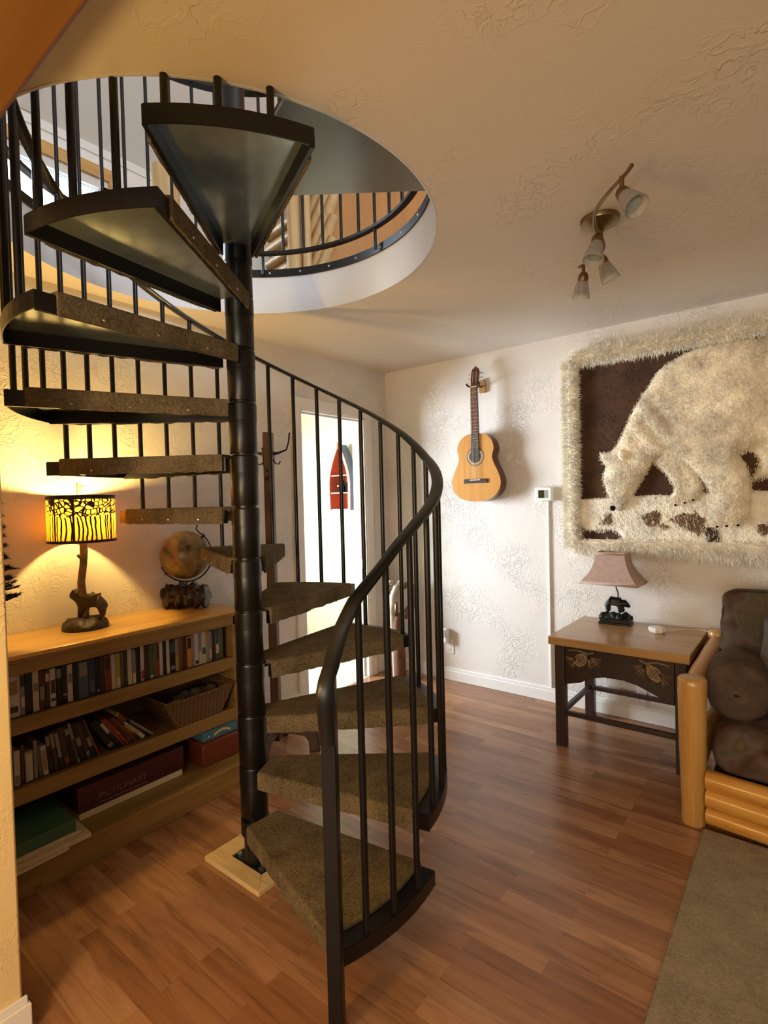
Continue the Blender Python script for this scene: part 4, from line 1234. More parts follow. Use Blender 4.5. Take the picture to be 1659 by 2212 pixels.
fz.build('frets', M['nickel'], gt)
for i in range(6):
    t = (i - 2.5) / 2.5
    MB().tube([(-1.857 + t * .030, 3.404, 1.521), (-1.857 + t * .021, 3.403, 2.184)], .0007, 4).build('string', M['bone'], gt)
hd = [(-1.881, 2.187), (-1.886, 2.235), (-1.886, 2.300), (-1.876, 2.325), (-1.868, 2.322), (-1.860, 2.338), (-1.852, 2.338), (-1.844, 2.322), (-1.836, 2.325), (-1.826, 2.300), (-1.826, 2.235), (-1.831, 2.187)]
hm = Matrix.Translation((0, 3.412, 2.187)) @ Matrix.Rotation(RAD(-12), 4, 'X') @ Matrix.Translation((0, -3.412, -2.187))
MB().prism(hd, 0, .018, hm @ YM(3.430)).build('headstock', M['mahog'], gt, bevel=.002)
for s in (-1, 1):
    MB().box(-1.856 + s * .013 - .0035, 3.4105, 2.215, -1.856 + s * .013 + .0035, 3.4125, 2.295, hm).build('tuner_slot', M['nickel'], gt)
    for q in range(3):
        z = 2.222 + q * .032
        tm = MB().tube([tuple(hm @ Vector((-1.856 + s * .030, 3.425, z))), tuple(hm @ Vector((-1.856 + s * .048, 3.427, z)))], .003, 8)
        tm.lathe([(.0, -.008), (.006, -.005), (.007, .005), (.0, .008)], tuple(hm @ Vector((-1.856 + s * .052, 3.428, z))), 10)
        tm.build('tuning_key', M['nickel'], gt)
hg = thing('guitar_hanger', 'wooden wall hanger with a dark yoke holding the guitar neck', 'hanger', (-1.84, WY, 2.19))
MB().prism([(-1.866, 2.150), (-1.816, 2.150), (-1.812, 2.215), (-1.824, 2.245), (-1.858, 2.245), (-1.870, 2.215)], 0, .018, YM(WY - .001)).build('wood_block', M['tabletop'], hg, bevel=.003)
MB().tube([(-1.841, WY - .019, 2.195), (-1.845, WY - .06, 2.190), (-1.856, 3.444, 2.186)], .006, 8).build('arm', M['black'], hg)
MB().tube([(-1.905, 3.395, 2.205), (-1.902, 3.412, 2.193), (-1.885, 3.440, 2.188), (-1.856, 3.446, 2.187), (-1.827, 3.440, 2.188), (-1.811, 3.412, 2.193), (-1.808, 3.395, 2.205)], .0065, 8).build('yoke', M['black'], hg)

# ------------------------------------------------------------------ thermostat, cable cover, outlet
th = thing('thermostat', 'white thermostat with a small dark screen on the wall beside the fur hanging', 'thermostat', (-1.39, WY, 1.41))
MB().box(-1.450, WY - .042, 1.362, -1.334, WY, 1.456).build('case', M['plastic'], th, bevel=.006)
MB().box(-1.424, WY - .0435, 1.383, -1.383, WY - .0415, 1.436).build('screen', M['lcd'], th)
MB().box(-1.382, WY - .0435, 1.383, -1.359, WY - .0415, 1.436).build('button_panel', M['lcdgrey'], th)
rc = MB().box(-1.378, WY - .012, .098, -1.366, WY, 1.3615).build('cable_cover', M['plastic'], bevel=.002)
tag(rc, 'thin white cable cover running down the wall below the thermostat', 'cable cover')
ot = thing('wall_outlet', 'white wall outlet low on the wall behind the stair balusters', 'outlet', (-2.17, WY, .25))
MB().box(-2.207, WY - .006, .205, -2.133, WY, .320).build('cover_plate', M['plastic'], ot, bevel=.002)
for z in (.235, .288):
    MB().box(-2.184, WY - .008, z - .014, -2.156, WY - .0055, z + .014).build('socket', M['bone'], ot, bevel=.002)
pg = thing('plug_adapter', 'tall white plug in adapter in the wall outlet near the floor', 'plug adapter', (-2.18, WY - .01, .345))
MB().box(-2.213, WY - .055, .292, -2.165, WY - .0085, .402).build('housing', M['plastic'], pg, bevel=.008)
MB().box(-2.205, WY - .057, .335, -2.173, WY - .0545, .392).build('vent_panel', M['lcdgrey'], pg, bevel=.001)

# ------------------------------------------------------------------ fur wall hanging
WYR = 3.505
hgn = thing('fur_wall_hanging', 'cream fur bordered wall hanging with a pale bear on brown fur', 'wall hanging', (-.4, WY, 1.65))
RXE = .62
bkp = MB().box(-1.21, WYR - .004, 1.06, RXE, WY - .001, 2.27)
pts = []; dirs = []
for i in range(2600):
    x = rng.uniform(-1.15, RXE - .08); z = rng.uniform(1.12, 2.22); pts.append((x, WYR - .004, z)); v = np.array([rng.normal(0, .4), -.35, -1 + rng.normal(0, .3)]); dirs.append(v / np.linalg.norm(v))
blades(bkp, pts, dirs, .020, .0022)
bkp.build('brown_backing', M['brownfur'], hgn, smooth=0)
# border: padded frame with long pile
bd = MB()
def border_strip(x0, z0, x1, z1, w):
    L = math.hypot(x1 - x0, z1 - z0); n = int(L / .05)
    bd.tube([(x0 + (x1 - x0) * i / n, WYR - .006, z0 + (z1 - z0) * i / n) for i in range(n + 1)], w, 10)
border_strip(-1.198, 1.06, -1.198, 2.262, .040); border_strip(-1.198, 2.262, RXE, 2.275, .036); border_strip(-1.198, 1.078, RXE, 1.078, .040); border_strip(RXE, 1.06, RXE, 2.275, .038)
def border_fur(x0, z0, x1, z1, n, flow, L, spread):
    pts = []; dirs = []
    for i in range(n):
        t = rng.random(); a = rng.uniform(0, 2 * pi); r = .036
        # around the tube, front half favoured
        a = rng.uniform(-pi * .95, pi * .95)
        off_n = -r * abs(cos(a / 1.0)) if True else 0
        ox = r * sin(a)
        dx, dz = (x1 - x0), (z1 - z0); l = math.hypot(dx, dz); nx, nz = -dz / l, dx / l
        p = (x0 + dx * t + nx * ox, WYR - .006 + off_n * .95, z0 + dz * t + nz * ox)
        v = np.array([flow[0] + nx * ox / r * spread, -.45, flow[1] + nz * ox / r * spread]) + rng.normal(0, .42, 3)
        if v[1] > -.05: v[1] = -.05
        pts.append(p); dirs.append(v / np.linalg.norm(v))
    blades(bd, pts, dirs, L, .0016)
border_fur(-1.198, 1.06, -1.198, 2.262, 12000, (0, -.5), .030, 1.0)
border_fur(-1.198, 2.262, RXE, 2.275, 14000, (.1, -.1), .034, 1.0)
border_fur(-1.198, 1.078, RXE, 1.078, 12000, (0, -1.0), .050, .25)
border_fur(RXE, 1.06, RXE, 2.275, 2000, (0, -.8), .030, .5)
bd.build('fur_border', M['fur'], hgn, smooth=0)
def fur_panel(name, poly, y0, depth, rad, mat, nblade, L, flow, bump=None, step=.014):
    mb, V2, h = puff(poly, y0, depth, rad, step, bump)
    nb = nblade
    idx = rng.integers(0, len(V2), nb)
    pts = [(V2[i, 0] + rng.normal(0, step * .4), y0 - h[i] + .001, V2[i, 1] + rng.normal(0, step * .4)) for i in idx]
    keep = []
    dirs = []
    for p in pts:
        f = flow(p[0], p[2]) if callable(flow) else flow
        v = np.array([f[0], -.22, f[1]]) + rng.normal(0, .30, 3) * (1, .3, 1)
        dirs.append(v / np.linalg.norm(v))
    blades(mb, pts, dirs, L, .0016)
    return mb.build(name, mat, hgn, smooth=80)
snow = [(-1.155, 1.368), (-1.053, 1.375), (-.968, 1.373), (-.836, 1.382), (-.734, 1.387), (-.635, 1.383), (-.429, 1.393), (-.226, 1.397), (0, 1.392), (.30, 1.40), (.58, 1.39), (.58, 1.10), (.2, 1.10), (-.167, 1.112), (-.384, 1.108), (-.683, 1.112), (-.888, 1.118), (-.921, 1.160), (-.971, 1.179), (-1.109, 1.168), (-1.155, 1.20)]
fur_panel('snow_panel', snow, WYR - .004, .012, .03, M['fur'], 14000, .018, (.1, -1))
P1 = [(-.798, 1.26), (-.766, 1.277), (-.704, 1.306), (-.678, 1.277), (-.69, 1.227), (-.637, 1.215), (-.626, 1.19), (-.667, 1.189), (-.713, 1.206), (-.736, 1.184), (-.767, 1.218)]
P2 = [(-.633, 1.244), (-.607, 1.268), (-.563, 1.285), (-.513, 1.28), (-.499, 1.316), (-.475, 1.26), (-.447, 1.252), (-.451, 1.196), (-.486, 1.148), (-.514, 1.163), (-.543, 1.187), (-.593, 1.211)]
P3 = [(-.458, 1.196), (-.437, 1.208), (-.39, 1.195), (-.381, 1.126), (-.445, 1.121)]
P4 = [(-.999, 1.278), (-.961, 1.282), (-.957, 1.251), (-.949, 1.225), (-.987, 1.216), (-1.03, 1.225), (-.995, 1.238)]
P5 = [(-.225, 1.215), (-.146, 1.23), (-.146, 1.165), (-.203, 1.172)]
P6 = [(.06, 1.29), (.16, 1.31), (.20, 1.24), (.12, 1.20), (.05, 1.23)]
for p_, mt in ((P1, 'tanpatch'), (P2, 'tanpatch'), (P3, 'brownfur'), (P4, 'tanpatch'), (P5, 'tanpatch'), (P6, 'tanpatch')):
    fur_panel('fur_patch', p_, WYR - .014, .004, .012, M[mt], 1100, .014, (.1, -1), step=.010)
far = [(-.72, 1.60), (-.655, 1.635), (-.56, 1.61), (-.485, 1.501), (-.466, 1.42), (-.483, 1.364), (-.534, 1.331), (-.618, 1.322), (-.643, 1.36), (-.613, 1.396), (-.603, 1.433), (-.641, 1.5), (-.693, 1.561)]
fur_panel('bear_leg', far, WYR - .006, .022, .04, M['bearfur'], 4500, .012, (.1, -1))
hind = [(-.30, 1.66), (-.10, 1.70), (.30, 1.72), (.48, 1.60), (.46, 1.38), (.50, 1.26), (.47, 1.21), (.28, 1.20), (.24, 1.26), (.25, 1.38), (.14, 1.50), (-.02, 1.462), (-.164, 1.466), (-.238, 1.454), (-.206, 1.525), (-.206, 1.565), (-.228, 1.60)]
fur_panel('bear_leg', hind, WYR - .006, .024, .045, M['bearfur'], 6500, .012, (.1, -1))
body = [(.18, 2.19), (.02, 2.205), (-.159, 2.205), (-.257, 2.214), (-.335, 2.216), (-.421, 2.214), (-.525, 2.193), (-.634, 2.15), (-.687, 2.108), (-.725, 2.048), (-.773, 1.979), (-.821, 1.901), (-.862, 1.82), (-.896, 1.737), (-.925, 1.688), (-.958, 1.660), (-1.019, 1.655), (-1.010, 1.606), (-.988, 1.574), (-.999, 1.526), (-1.0, 1.473), (-.984, 1.419), (-.968, 1.375), (-.961, 1.34), (-.943, 1.32), (-.919, 1.285), (-.886, 1.295), (-.853, 1.338), (-.828, 1.398), (-.795, 1.456), (-.755, 1.522), (-.727, 1.58), (-.7, 1.61), (-.64, 1.617), (-.56, 1.577), (-.497, 1.501), (-.463, 1.452), (-.436, 1.403), (-.409, 1.355), (-.416, 1.308), (-.447, 1.252), (-.437, 1.212), (-.397, 1.197), (-.298, 1.206), (-.24, 1.252), (-.236, 1.351), (-.238, 1.45), (-.247, 1.496), (-.263, 1.535), (-.288, 1.598), (-.224, 1.631), (-.10, 1.66), (.1, 1.65), (.26, 1.66), (.40, 1.75), (.45, 1.92), (.40, 2.08), (.30, 2.16)]
def body_bump(Q):
    x, z = Q[:, 0], Q[:, 1]
    b = .030 * np.exp(-(((x + .30) / .24) ** 2 + ((z - 1.88) / .22) ** 2))
    b += .016 * np.exp(-(((x + .33) / .10) ** 2 + ((z - 1.45) / .25) ** 2))
    b += .012 * np.exp(-(((x + .90) / .07) ** 2 + ((z - 1.50) / .14) ** 2))
    # creases of the neck
    s = (x + .80) * .8 + (z - 1.75) * .6
    w = np.exp(-(((x + .72) / .16) ** 2 + ((z - 1.80) / .2) ** 2))
    b += .007 * w * np.sin(s * 62)
    return b
fur_panel('bear_figure', body, WYR - .010, .036, .055, M['bearfur'], 30000, .0125, lambda x, z: (-.3 + .3 * (x + .6), -.9), body_bump, .014)
EAR = [(-.914, 1.635), (-.889, 1.668), (-.858, 1.652), (-.851, 1.605), (-.882, 1.592)]
fur_panel('bear_ear', EAR, WYR - .050, .014, .02, M['bearfur'], 160, .010, (0, -1), step=.010)
def bit(x, z, y, rx, rz):
    return MB().lathe([(.0, -.004), (.7, -.003), (1.0, 0), (.7, .003), (.0, .004)], (0, 0, 0), 10, Matrix.Translation((x, y, z)) @ Matrix.Rotation(pi / 2, 4, 'X') @ Matrix.Diagonal((rx, rz, 1, 1)))
bit(-.945, 1.311, WYR - .034, .017, .017).build('bear_nose', M['blackbit'], hgn)
bit(-.950, 1.490, WYR - .048, .006, .008).build('bear_eye', M['tanpatch'], hgn)
for (x, z) in ((-.601, 1.325), (-.552, 1.338), (-.512, 1.352)):
    bit(x, z, WYR - .026, .008, .006).build('bear_claw', M['blackbit'], hgn)
for (x, z) in ((-.35, 1.207), (-.298, 1.213), (-.395, 1.203)):
    bit(x, z, WYR - .036, .008, .006).build('bear_claw', M['blackbit'], hgn)

# ------------------------------------------------------------------ end table, lamp, hub
tb = thing('end_table', 'dark stained end table with an oak top and carved pine cones', 'table', (-.79, 3.2, 0))
MB().box(-1.142, 2.890, .572, -.446, 3.495, .617).build('table_top', M['tabletop'], tb, bevel=.004)
for (x, y) in ((-1.118, 2.922), (-.522, 2.945), (-1.118, 3.425), (-.522, 3.425)):
    MB().box(x, y, 0, x + .054, y + .050, .572).build('leg', M['darkwood'], tb, bevel=.003)
ap = [(-1.064, .572), (-1.064, .348), (-.986, .369), (-.951, .389), (-.912, .409), (-.857, .422), (-.764, .424), (-.697, .412), (-.641, .390), (-.585, .367), (-.548, .353), (-.522, .348), (-.522, .572)]
MB().prism(ap, 0, .018, YM(2.958)).build('apron', M['darkwood'], tb, bevel=.002)
MB().prism(ap, 0, .018, YM(3.46)).build('apron', M['darkwood'], tb, bevel=.002)
MB().box(-1.105, 2.97, .40, -1.085, 3.43, .572).build('side_apron', M['darkwood'], tb)
MB().box(-.495, 2.97, .40, -.475, 3.43, .572).build('side_apron', M['darkwood'], tb)
for y in (2.955, 3.435):
    MB().box(-1.07, y - .012, .170, -.515, y + .012, .196).build('stretcher', M['darkwood'], tb, bevel=.002)
for x in (-1.091, -.495):
    MB().box(x - .012, 2.965, .170, x + .012, 3.43, .196).build('stretcher', M['darkwood'], tb, bevel=.002)
def pinecone(cx0, cz0, cx1, cz1, fans, twig):
    y = 2.9385
    mb = MB()
    ax = Vector((cx1 - cx0, cz1 - cz0)); L = ax.length; ax.normalize(); pr = Vector((-ax.y, ax.x))
    for r in range(9):
        t = r / 8; w = .030 * sin(pi * (.15 + .8 * t)) 
        for q in range(-2, 3):
            c = Vector((cx0, cz0)) + ax * L * t + pr * w * q / 2.2
            p = [c + ax * .009, c + pr * .006, c - ax * .008, c - pr * .006]
            mb.prism([tuple(v) for v in p], 0, .003 + .002 * (q % 2), YM(y + .003))
    for (fx, fz, tx, tz) in fans:
        d0 = Vector((tx - fx, tz - fz)); a0 = math.atan2(d0.y, d0.x); l = d0.length
        for q in range(20):
            a = a0 + rng.uniform(-.75, .75); ll = l * rng.uniform(.7, 1.1); d = Vector((cos(a), sin(a))); n = Vector((-d.y, d.x)) * .0011
            f = Vector((fx, fz))
            mb.prism([tuple(f + n), tuple(f - n), tuple(f + d * ll - n * .4), tuple(f + d * ll + n * .4)], 0, .0025, YM(y + .002))
    mb.tube([(x, y + .001, z) for x, z in twig], .0035, 6)
    return mb
pinecone(-1.000, .470, -.953, .530, [(-1.005, .500, -1.050, .462), (-.940, .520, -.893, .470)], [(-1.047, .539), (-1.01, .547), (-.987, .546), (-.94, .536), (-.91, .545)]).build('pine_cone_carving', M['carve'], tb, smooth=0)
pinecone(-.592, .458, -.640, .525, [(-.655, .520, -.698, .475), (-.588, .490, -.545, .445)], [(-.682, .546), (-.654, .534), (-.625, .54), (-.601, .545), (-.543, .537)]).build('pine_cone_carving', M['carve'], tb, smooth=0)

SXl, SYl = -.915, 3.395
l2 = thing('table_lamp', 'unlit table lamp with a flared mauve shade and dark bear base on the end table', 'lamp', (SXl, SYl, .617))
bx = MB()
a_ = .06
for (w, d, z0, z1) in ((.090, .058, 0, .012), (.083, .052, .012, .028), (.087, .055, .028, .036)):
    bx.box(-w, -d, z0, w, d, z1, rotz(a_, (SXl, SYl, .6175)))
bx.build('plinth', M['bronze'], l2, bevel=.003)
rk2 = MB()
for q in range(10):
    x = -.07 + .14 * q / 9
    rk2.lathe([(.0, -.02), (.026, -.012), (.024, .010), (.0, .020 + .012 * rng.random())], tuple(rotz(a_, (SXl, SYl, .655)) @ Vector((x, rng.uniform(-.02, .02), rng.uniform(-.002, .010)))), 9)
rk2.build('rock', M['bronze'], l2, smooth=60)
V, E, Rr = bear_data(-.55)
Mx = rotz(a_, (SXl, SYl + .0, .678)) @ Matrix.Scale(.118, 4)
skinned('bear_figure', V, E, Rr, M['bronze'], l2, Mx)
MB().tube([(SXl + .012, SYl + .004, .725), (SXl + .014, SYl + .004, .80), (SXl + .004, SYl + .004, .83), (SXl - .002, SYl + .002, .88), (SXl, SYl, 1.0)], .0045, 8).build('stem', M['rackwood'], l2)
sd = MB()
ns = 10; top = (.082, .058); bot = (.168, .118)
z0, z1 = .862, 1.048
rings = []
for i in range(ns + 1):
    t = i / ns; s = t ** 1.7 if False else (1 - (1 - t) ** .55)
    f = (1 - t) ** 2.0
    hx = top[0] + (bot[0] - top[0]) * f; hy = top[1] + (bot[1] - top[1]) * f
    rings.append([(-hx, -hy, z0 + (z1 - z0) * t), (hx, -hy, z0 + (z1 - z0) * t), (hx, hy, z0 + (z1 - z0) * t), (-hx, hy, z0 + (z1 - z0) * t)])
m_ = rotz(-.02, (SXl - .012, SYl - .002, 0))
for r in rings: sd.v += [tuple(m_ @ Vector(p)) for p in r]
for i in range(ns):
    for q in range(4): sd.f.append((i * 4 + q, i * 4 + (q + 1) % 4, (i + 1) * 4 + (q + 1) % 4, (i + 1) * 4 + q))
so = sd.build('lamp_shade', M['linen'], l2, smooth=30)
md = so.modifiers.new('solid', 'SOLIDIFY'); md.thickness = .003
tm = MB(); tm.tube([tuple(m_ @ Vector(p)) for p in rings[-1]], .0025, 6, closed=True); tm.build('shade_trim', M['cream'], so)
cd = tag(MB().tube([(SXl + .03, 3.435, .621), (SXl + .06, 3.47, .621), (SXl + .105, 3.502, .610), (SXl + .108, 3.506, .55), (SXl + .10, 3.508, .40), (SXl + .098, 3.507, .22), (SXl + .09, 3.504, .125), (SXl + .11, 3.498, .10)], .0028, 6).build('lamp_cord', M['plastic']), 'thin white lamp cord hanging down the wall behind the end table', 'cord')
hb = thing('smart_hub', 'small round white hub with a thin cord on the oak table top', 'hub', (-.665, 3.30, .617))
MB().lathe([(.0, 0), (.036, 0), (.045, .008), (.046, .020), (.040, .029), (.030, .032), (.0, .031)], (-.668, 3.29, .6173), 8).build('case', M['plastic'], hb, smooth=25, bevel=.003)
MB().tube([(-.628, 3.33, .628), (-.60, 3.375, .6215), (-.55, 3.43, .6205), (-.50, 3.45, .6205), (-.462, 3.455, .6205), (-.436, 3.45, .617), (-.426, 3.455, .57)], .0025, 6).build('power_cord', M['bone'], hb)

# ------------------------------------------------------------------ log futon
fu = thing('log_sofa', 'honey coloured log futon sofa with dark woodland cushions', 'sofa', (.4, 2.9, 0))
def logpost(mb, x, y, z0, z1, r0, r1):
    return mb.lathe([(.0, z0), (r0 * .93, z0), (r0, z0 + .012), (r0 * 1.0, z0 + .1), ((r0 + r1) / 2 * 1.01, (z0 + z1) / 2), (r1, z1 - .03), (r1 * .985, z1 - .006), (r1 * .90, z1), (.0, z1)], (x, y, 0), 28)
logpost(MB(), -.387, 2.555, 0, .618, .046, .056).build('front_post', M['log'], fu, smooth=60)
logpost(MB(), 1.62, 2.40, 0, .618, .046, .056).build('front_post', M['log'], fu, smooth=60)
logpost(MB(), -.385, 3.40, 0, .640, .050, .052).build('back_post', M['log'], fu, smooth=60)
logpost(MB(), 1.66, 3.38, 0, .640, .050, .052).build('back_post', M['log'], fu, smooth=60)
for x0, x1 in ((-.390, -.388), (1.62, 1.655)):
    MB().tube([(x0, 2.605, .560), (x0, 2.8, .563), (x1, 3.1, .572), (x1, 3.355, .578)], [.040, .047, .048, .044], 20).build('arm_log', wood('varnished_arm_log', (.50, .26, .07), (.38, .16, .03), .35, 'Y', .8, .08, (.16, .05, .012), .3), fu, smooth=60)
    MB().tube([(x0, 2.605, .22), (x1, 3.36, .22)], .038, 16).build('side_rail', M['log'], fu, smooth=60)
for z, r in ((.205, .040), (.132, .040), (.059, .038)):
    MB().tube([(-.335, 2.545, z), (.3, 2.475, z), (1.0, 2.42, z), (1.57, 2.402, z)], r, 18).build('front_rail', M['logx'], fu, smooth=60)
for z in (.30, .62):
    MB().tube([(-.34, 3.42, z), (1.62, 3.42, z)], .035, 14).build('back_rail', M['logx'], fu, smooth=60)
MB().box(-.32, 2.60, .185, 1.58, 3.35, .215).build('slat_deck', M['darkwood'], fu)
def cushion(name, x0, y0, z0, x1, y1, z1, mat, parent, rot=None, r=.06, wr=.006):
    bm = bmesh.new()
    bmesh.ops.create_cube(bm, size=1)
    for v in bm.verts:
        v.co = Vector(((x0 + x1) / 2 + v.co.x * (x1 - x0), (y0 + y1) / 2 + v.co.y * (y1 - y0), (z0 + z1) / 2 + v.co.z * (z1 - z0)))
    bmesh.ops.bevel(bm, geom=list(bm.edges) + list(bm.verts), offset=r, segments=5, profile=.6, affect='EDGES')
    bmesh.ops.triangulate(bm, faces=[f for f in bm.faces if len(f.verts) > 4])
    bmesh.ops.subdivide_edges(bm, edges=[e for e in bm.edges if e.calc_length() > .08], cuts=6, use_grid_fill=True)
    bm.normal_update()
    for v in bm.verts:
        p = v.co
        n_ = sin(p.x * 21 + p.z * 13) * cos(p.y * 17 + p.x * 9) + .5 * sin(p.z * 47 + p.x * 31 + p.y * 11)
        v.co = p + v.normal * wr * n_
    if rot is not None:
        bm.transform(rot)
    me = bpy.data.meshes.new(name); bm.to_mesh(me); bm.free()
    me.shade_smooth(); me.materials.append(mat)
    o = bpy.data.objects.new(name, me); COL.objects.link(o)
    if parent is not None:
        o.parent = parent; o.matrix_parent_inverse = world(parent).inverted()
    return o
Mr = Matrix.Translation((-.335, 2.55, 0)) @ Matrix.Rotation(RAD(-5.0), 4, 'Z') @ Matrix.Translation((.335, -2.55, 0))
cushion('seat_cushion', -.325, 2.56, .232, 1.57, 3.22, .43, M['uphol'], fu, Mr, .075, .007)
Mb = Matrix.Translation((0, 3.12, .40)) @ Matrix.Rotation(RAD(-8), 4, 'X') @ Matrix.Translation((0, -3.12, -.40))
bc = cushion('back_cushion', -.345, 3.06, .40, 1.58, 3.25, .915, M['uphol'], fu, Mb, .065, .006)
pp = []
for t in np.linspace(0, 1, 30):
    pp.append(t)
wl_ = MB()
lp_ = [(-.345 + .03, 3.075, .905), (1.55, 3.075, .905)]
wl_.tube([tuple(Mb @ Vector(q)) for q in [(-.335, 3.085, .45), (-.338, 3.085, .80), (-.322, 3.085, .880), (-.275, 3.085, .906), (.3, 3.085, .908), (1.0, 3.085, .908), (1.5, 3.085, .906)]], .005, 8)
wl_.build('piping', M['darkwood'], bc)
# bolster along the arm and a loose cushion
bo = thing('bolster_cushion', 'grey brown round bolster cushion lying beside the log arm', 'cushion', (-.26, 2.95, .42))
bl_ = MB()
prof_ = []
for i in range(9):
    a = i / 8 * pi / 2
    prof_.append((.120 * sin(a) + .004, -.14 - .055 * cos(a)))
prof_ += [(.128, -.11), (.131, 0), (.128, .11)]
for i in range(9):
    a = pi / 2 - i / 8 * pi / 2
    prof_.append((.120 * sin(a) + .004, .14 + .055 * cos(a)))
bmat = Matrix.Translation((-.245, 2.84, .545)) @ Matrix.Rotation(RAD(2), 4, 'Z') @ Matrix.Rotation(-pi / 2, 4, 'X')
vs_ = MB().lathe(prof_, (0, 0, 0), 48)
bl_.v = []
for v in vs_.v:
    a = math.atan2(v[1], v[0]); r = math.hypot(v[0], v[1]); k = 1 + .022 * sin(11 * a) * min(1, max(0, (abs(v[2]) - .10) / .06)) + .02 * sin(2 * a + v[2] * 9)
    bl_.v.append(tuple(bmat @ Vector((v[0] * k, v[1] * k, v[2]))))
bl_.f = vs_.f
bl_.build('bolster_cover', M['uphol_plain'], bo, smooth=80)
MB().lathe([(.0, -.006), (.010, -.004), (.012, 0), (.0, .005)], tuple(bmat @ Vector((0, 0, -.197))), 12).build('button', M['darkwood'], bo)
Mp = Matrix.Translation((.02, 2.945, .59)) @ Matrix.Rotation(RAD(12), 4, 'Z') @ Matrix.Rotation(RAD(-28), 4, 'X') @ Matrix.Rotation(RAD(16), 4, 'Y')
tp = MB()
n = 16
def pil(u, w, s):
    f = (1 - u ** 4) ** .7 * (1 - w ** 4) ** .7
    return Mp @ Vector((u * .22 * (1 - .08 * (1 - w * w)), s * (.012 + .085 * f) + .004 * sin(13 * u + 9 * w), w * .19 * (1 - .08 * (1 - u * u))))
for s in (-1, 1):
    o0 = len(tp.v)
    for i in range(n + 1):
        for j in range(n + 1):
            tp.v.append(tuple(pil(-1 + 2 * i / n, -1 + 2 * j / n, s)))
    for i in range(n):
        for j in range(n):
            a = o0 + i * (n + 1) + j; tp.f.append((a, a + 1, a + n + 2, a + n + 1))
for i in range(n):
    for (e0, e1) in (((i, 0), (i + 1, 0)), ((i, n), (i + 1, n)), ((0, i), (0, i + 1)), ((n, i), (n, i + 1))):
        a = e0[0] * (n + 1) + e0[1]; b = e1[0] * (n + 1) + e1[1]; q = (n + 1) ** 2
        tp.f.append((a, b, b + q, a + q))
pilm, nt_, b_ = new_mat('landscape_print_fabric')
v_ = coords(nt_, (3, 3, 9), (0, .5, .2))
nz_ = N(nt_, 'ShaderNodeTexNoise', Scale=1.4, Detail=2.0, Distortion=1.5); nt_.links.new(v_, nz_.inputs['Vector'])
nt_.links.new(ramp(nt_, nz_.outputs['Fac'], [(.30, (.10, .075, .06)), (.45, (.095, .10, .10)), (.55, (.20, .14, .10)), (.66, (.30, .19, .09)), (.75, (.08, .07, .06))]), b_.inputs['Base Color'])
b_.inputs['Roughness'].default_value = .95
tag(tp.build('throw_pillow', pilm, smooth=80), 'tan and grey landscape print pillow leaning on the sofa back', 'pillow')

# ------------------------------------------------------------------ area rug
rugm = MB().box(-.342, -2.2, .0005, 2.3, 2.505, .014)
pts = []; dirs = []
for i in range(900):
    yv = rng.uniform(0.2, 2.5); pts.append((-.342, yv, rng.uniform(.003, .013))); v = np.array([-1, rng.normal(0, .3), rng.normal(.1, .4)]); dirs.append(v / np.linalg.norm(v))
blades(rugm, pts, dirs, .007, .0014)
tag(rugm.build('area_rug', M['rug'], bevel=.004), 'grey brown area rug on the floor in front of the log sofa', 'rug')

# ------------------------------------------------------------------ ceiling spotlight bar
cf = thing('ceiling_light', 'antique brass ceiling light with four unlit glass spot shades', 'ceiling light', (-.612, 2.135, CZ))
MB().lathe([(.0, -.046), (.018, -.046), (.045, -.030), (.068, -.018), (.070, -.012), (.070, 0), (.0, 0)], (-.612, 2.135, CZ), 32).build('canopy', M['brass'], cf, smooth=40)
zr = 2.372
bar = [(-.405, 1.745, zr + .004), (-.432, 1.775, zr), (-.505, 1.845, zr - .004), (-.565, 1.93, zr), (-.602, 2.035, zr), (-.612, 2.135, zr + .012), (-.622, 2.22, zr), (-.655, 2.28, zr - .004), (-.715, 2.325, zr - .003), (-.765, 2.36, zr + .002)]
def cr_spline(p, n=6):
    p = [Vector(q) for q in p]; out = []
    for i in range(len(p) - 1):
        a = p[max(i - 1, 0)]; b = p[i]; c = p[i + 1]; d = p[min(i + 2, len(p) - 1)]
        for q in range(n):
            t = q / n
            out.append(tuple(.5 * ((2 * b) + (c - a) * t + (2 * a - 5 * b + 4 * c - d) * t * t + (3 * b - a - 3 * c + d) * t ** 3)))
    out.append(tuple(p[-1])); return out
MB().tube(cr_spline(bar), .0062, 10).build('curved_bar', M['brass'], cf)
MB().tube([(-.612, 2.135, CZ - .046), (-.612, 2.135, zr + .004)], .012, 12).build('bar_mount', M['brass'], cf)
def spot(p, aim, drop):
    p = Vector(p); aim = Vector(aim).normalized()
    h = MB().tube([tuple(p + Vector((0, 0, .004))), tuple(p - Vector((0, 0, drop)))], .0075, 10)
    c = p - Vector((0, 0, drop))
    mt = Matrix.Translation(c) @ aim.to_track_quat('Z', 'Y').to_matrix().to_4x4()
    h.lathe([(.0, -.016), (.012, -.014), (.020, -.002), (.022, .012), (.019, .026), (.0, .030)], (0, 0, 0), 20, mt)
    ho_ = h.build('spot_head', M['copper'], cf, smooth=50)
    g = MB().lathe([(.018, .014), (.024, .030), (.030, .055), (.036, .085), (.038, .092), (.035, .092), (.029, .060), (.022, .030), (.016, .016)], (0, 0, 0), 28, mt)
    g.build('glass_shade', M['glass'], ho_, smooth=60)
    lp_ = MB().lathe([(.0, .030), (.016, .032), (.024, .066), (.025, .074), (.0, .076)], (0, 0, 0), 20, mt)
    lp_.build('lamp_capsule', M['lcdgrey'], ho_, smooth=40)
spot((-.445, 1.786, zr), (.50, -.32, -.75), .045)
spot((-.603, 2.075, zr), (-.10, -.30, -.95), .030)
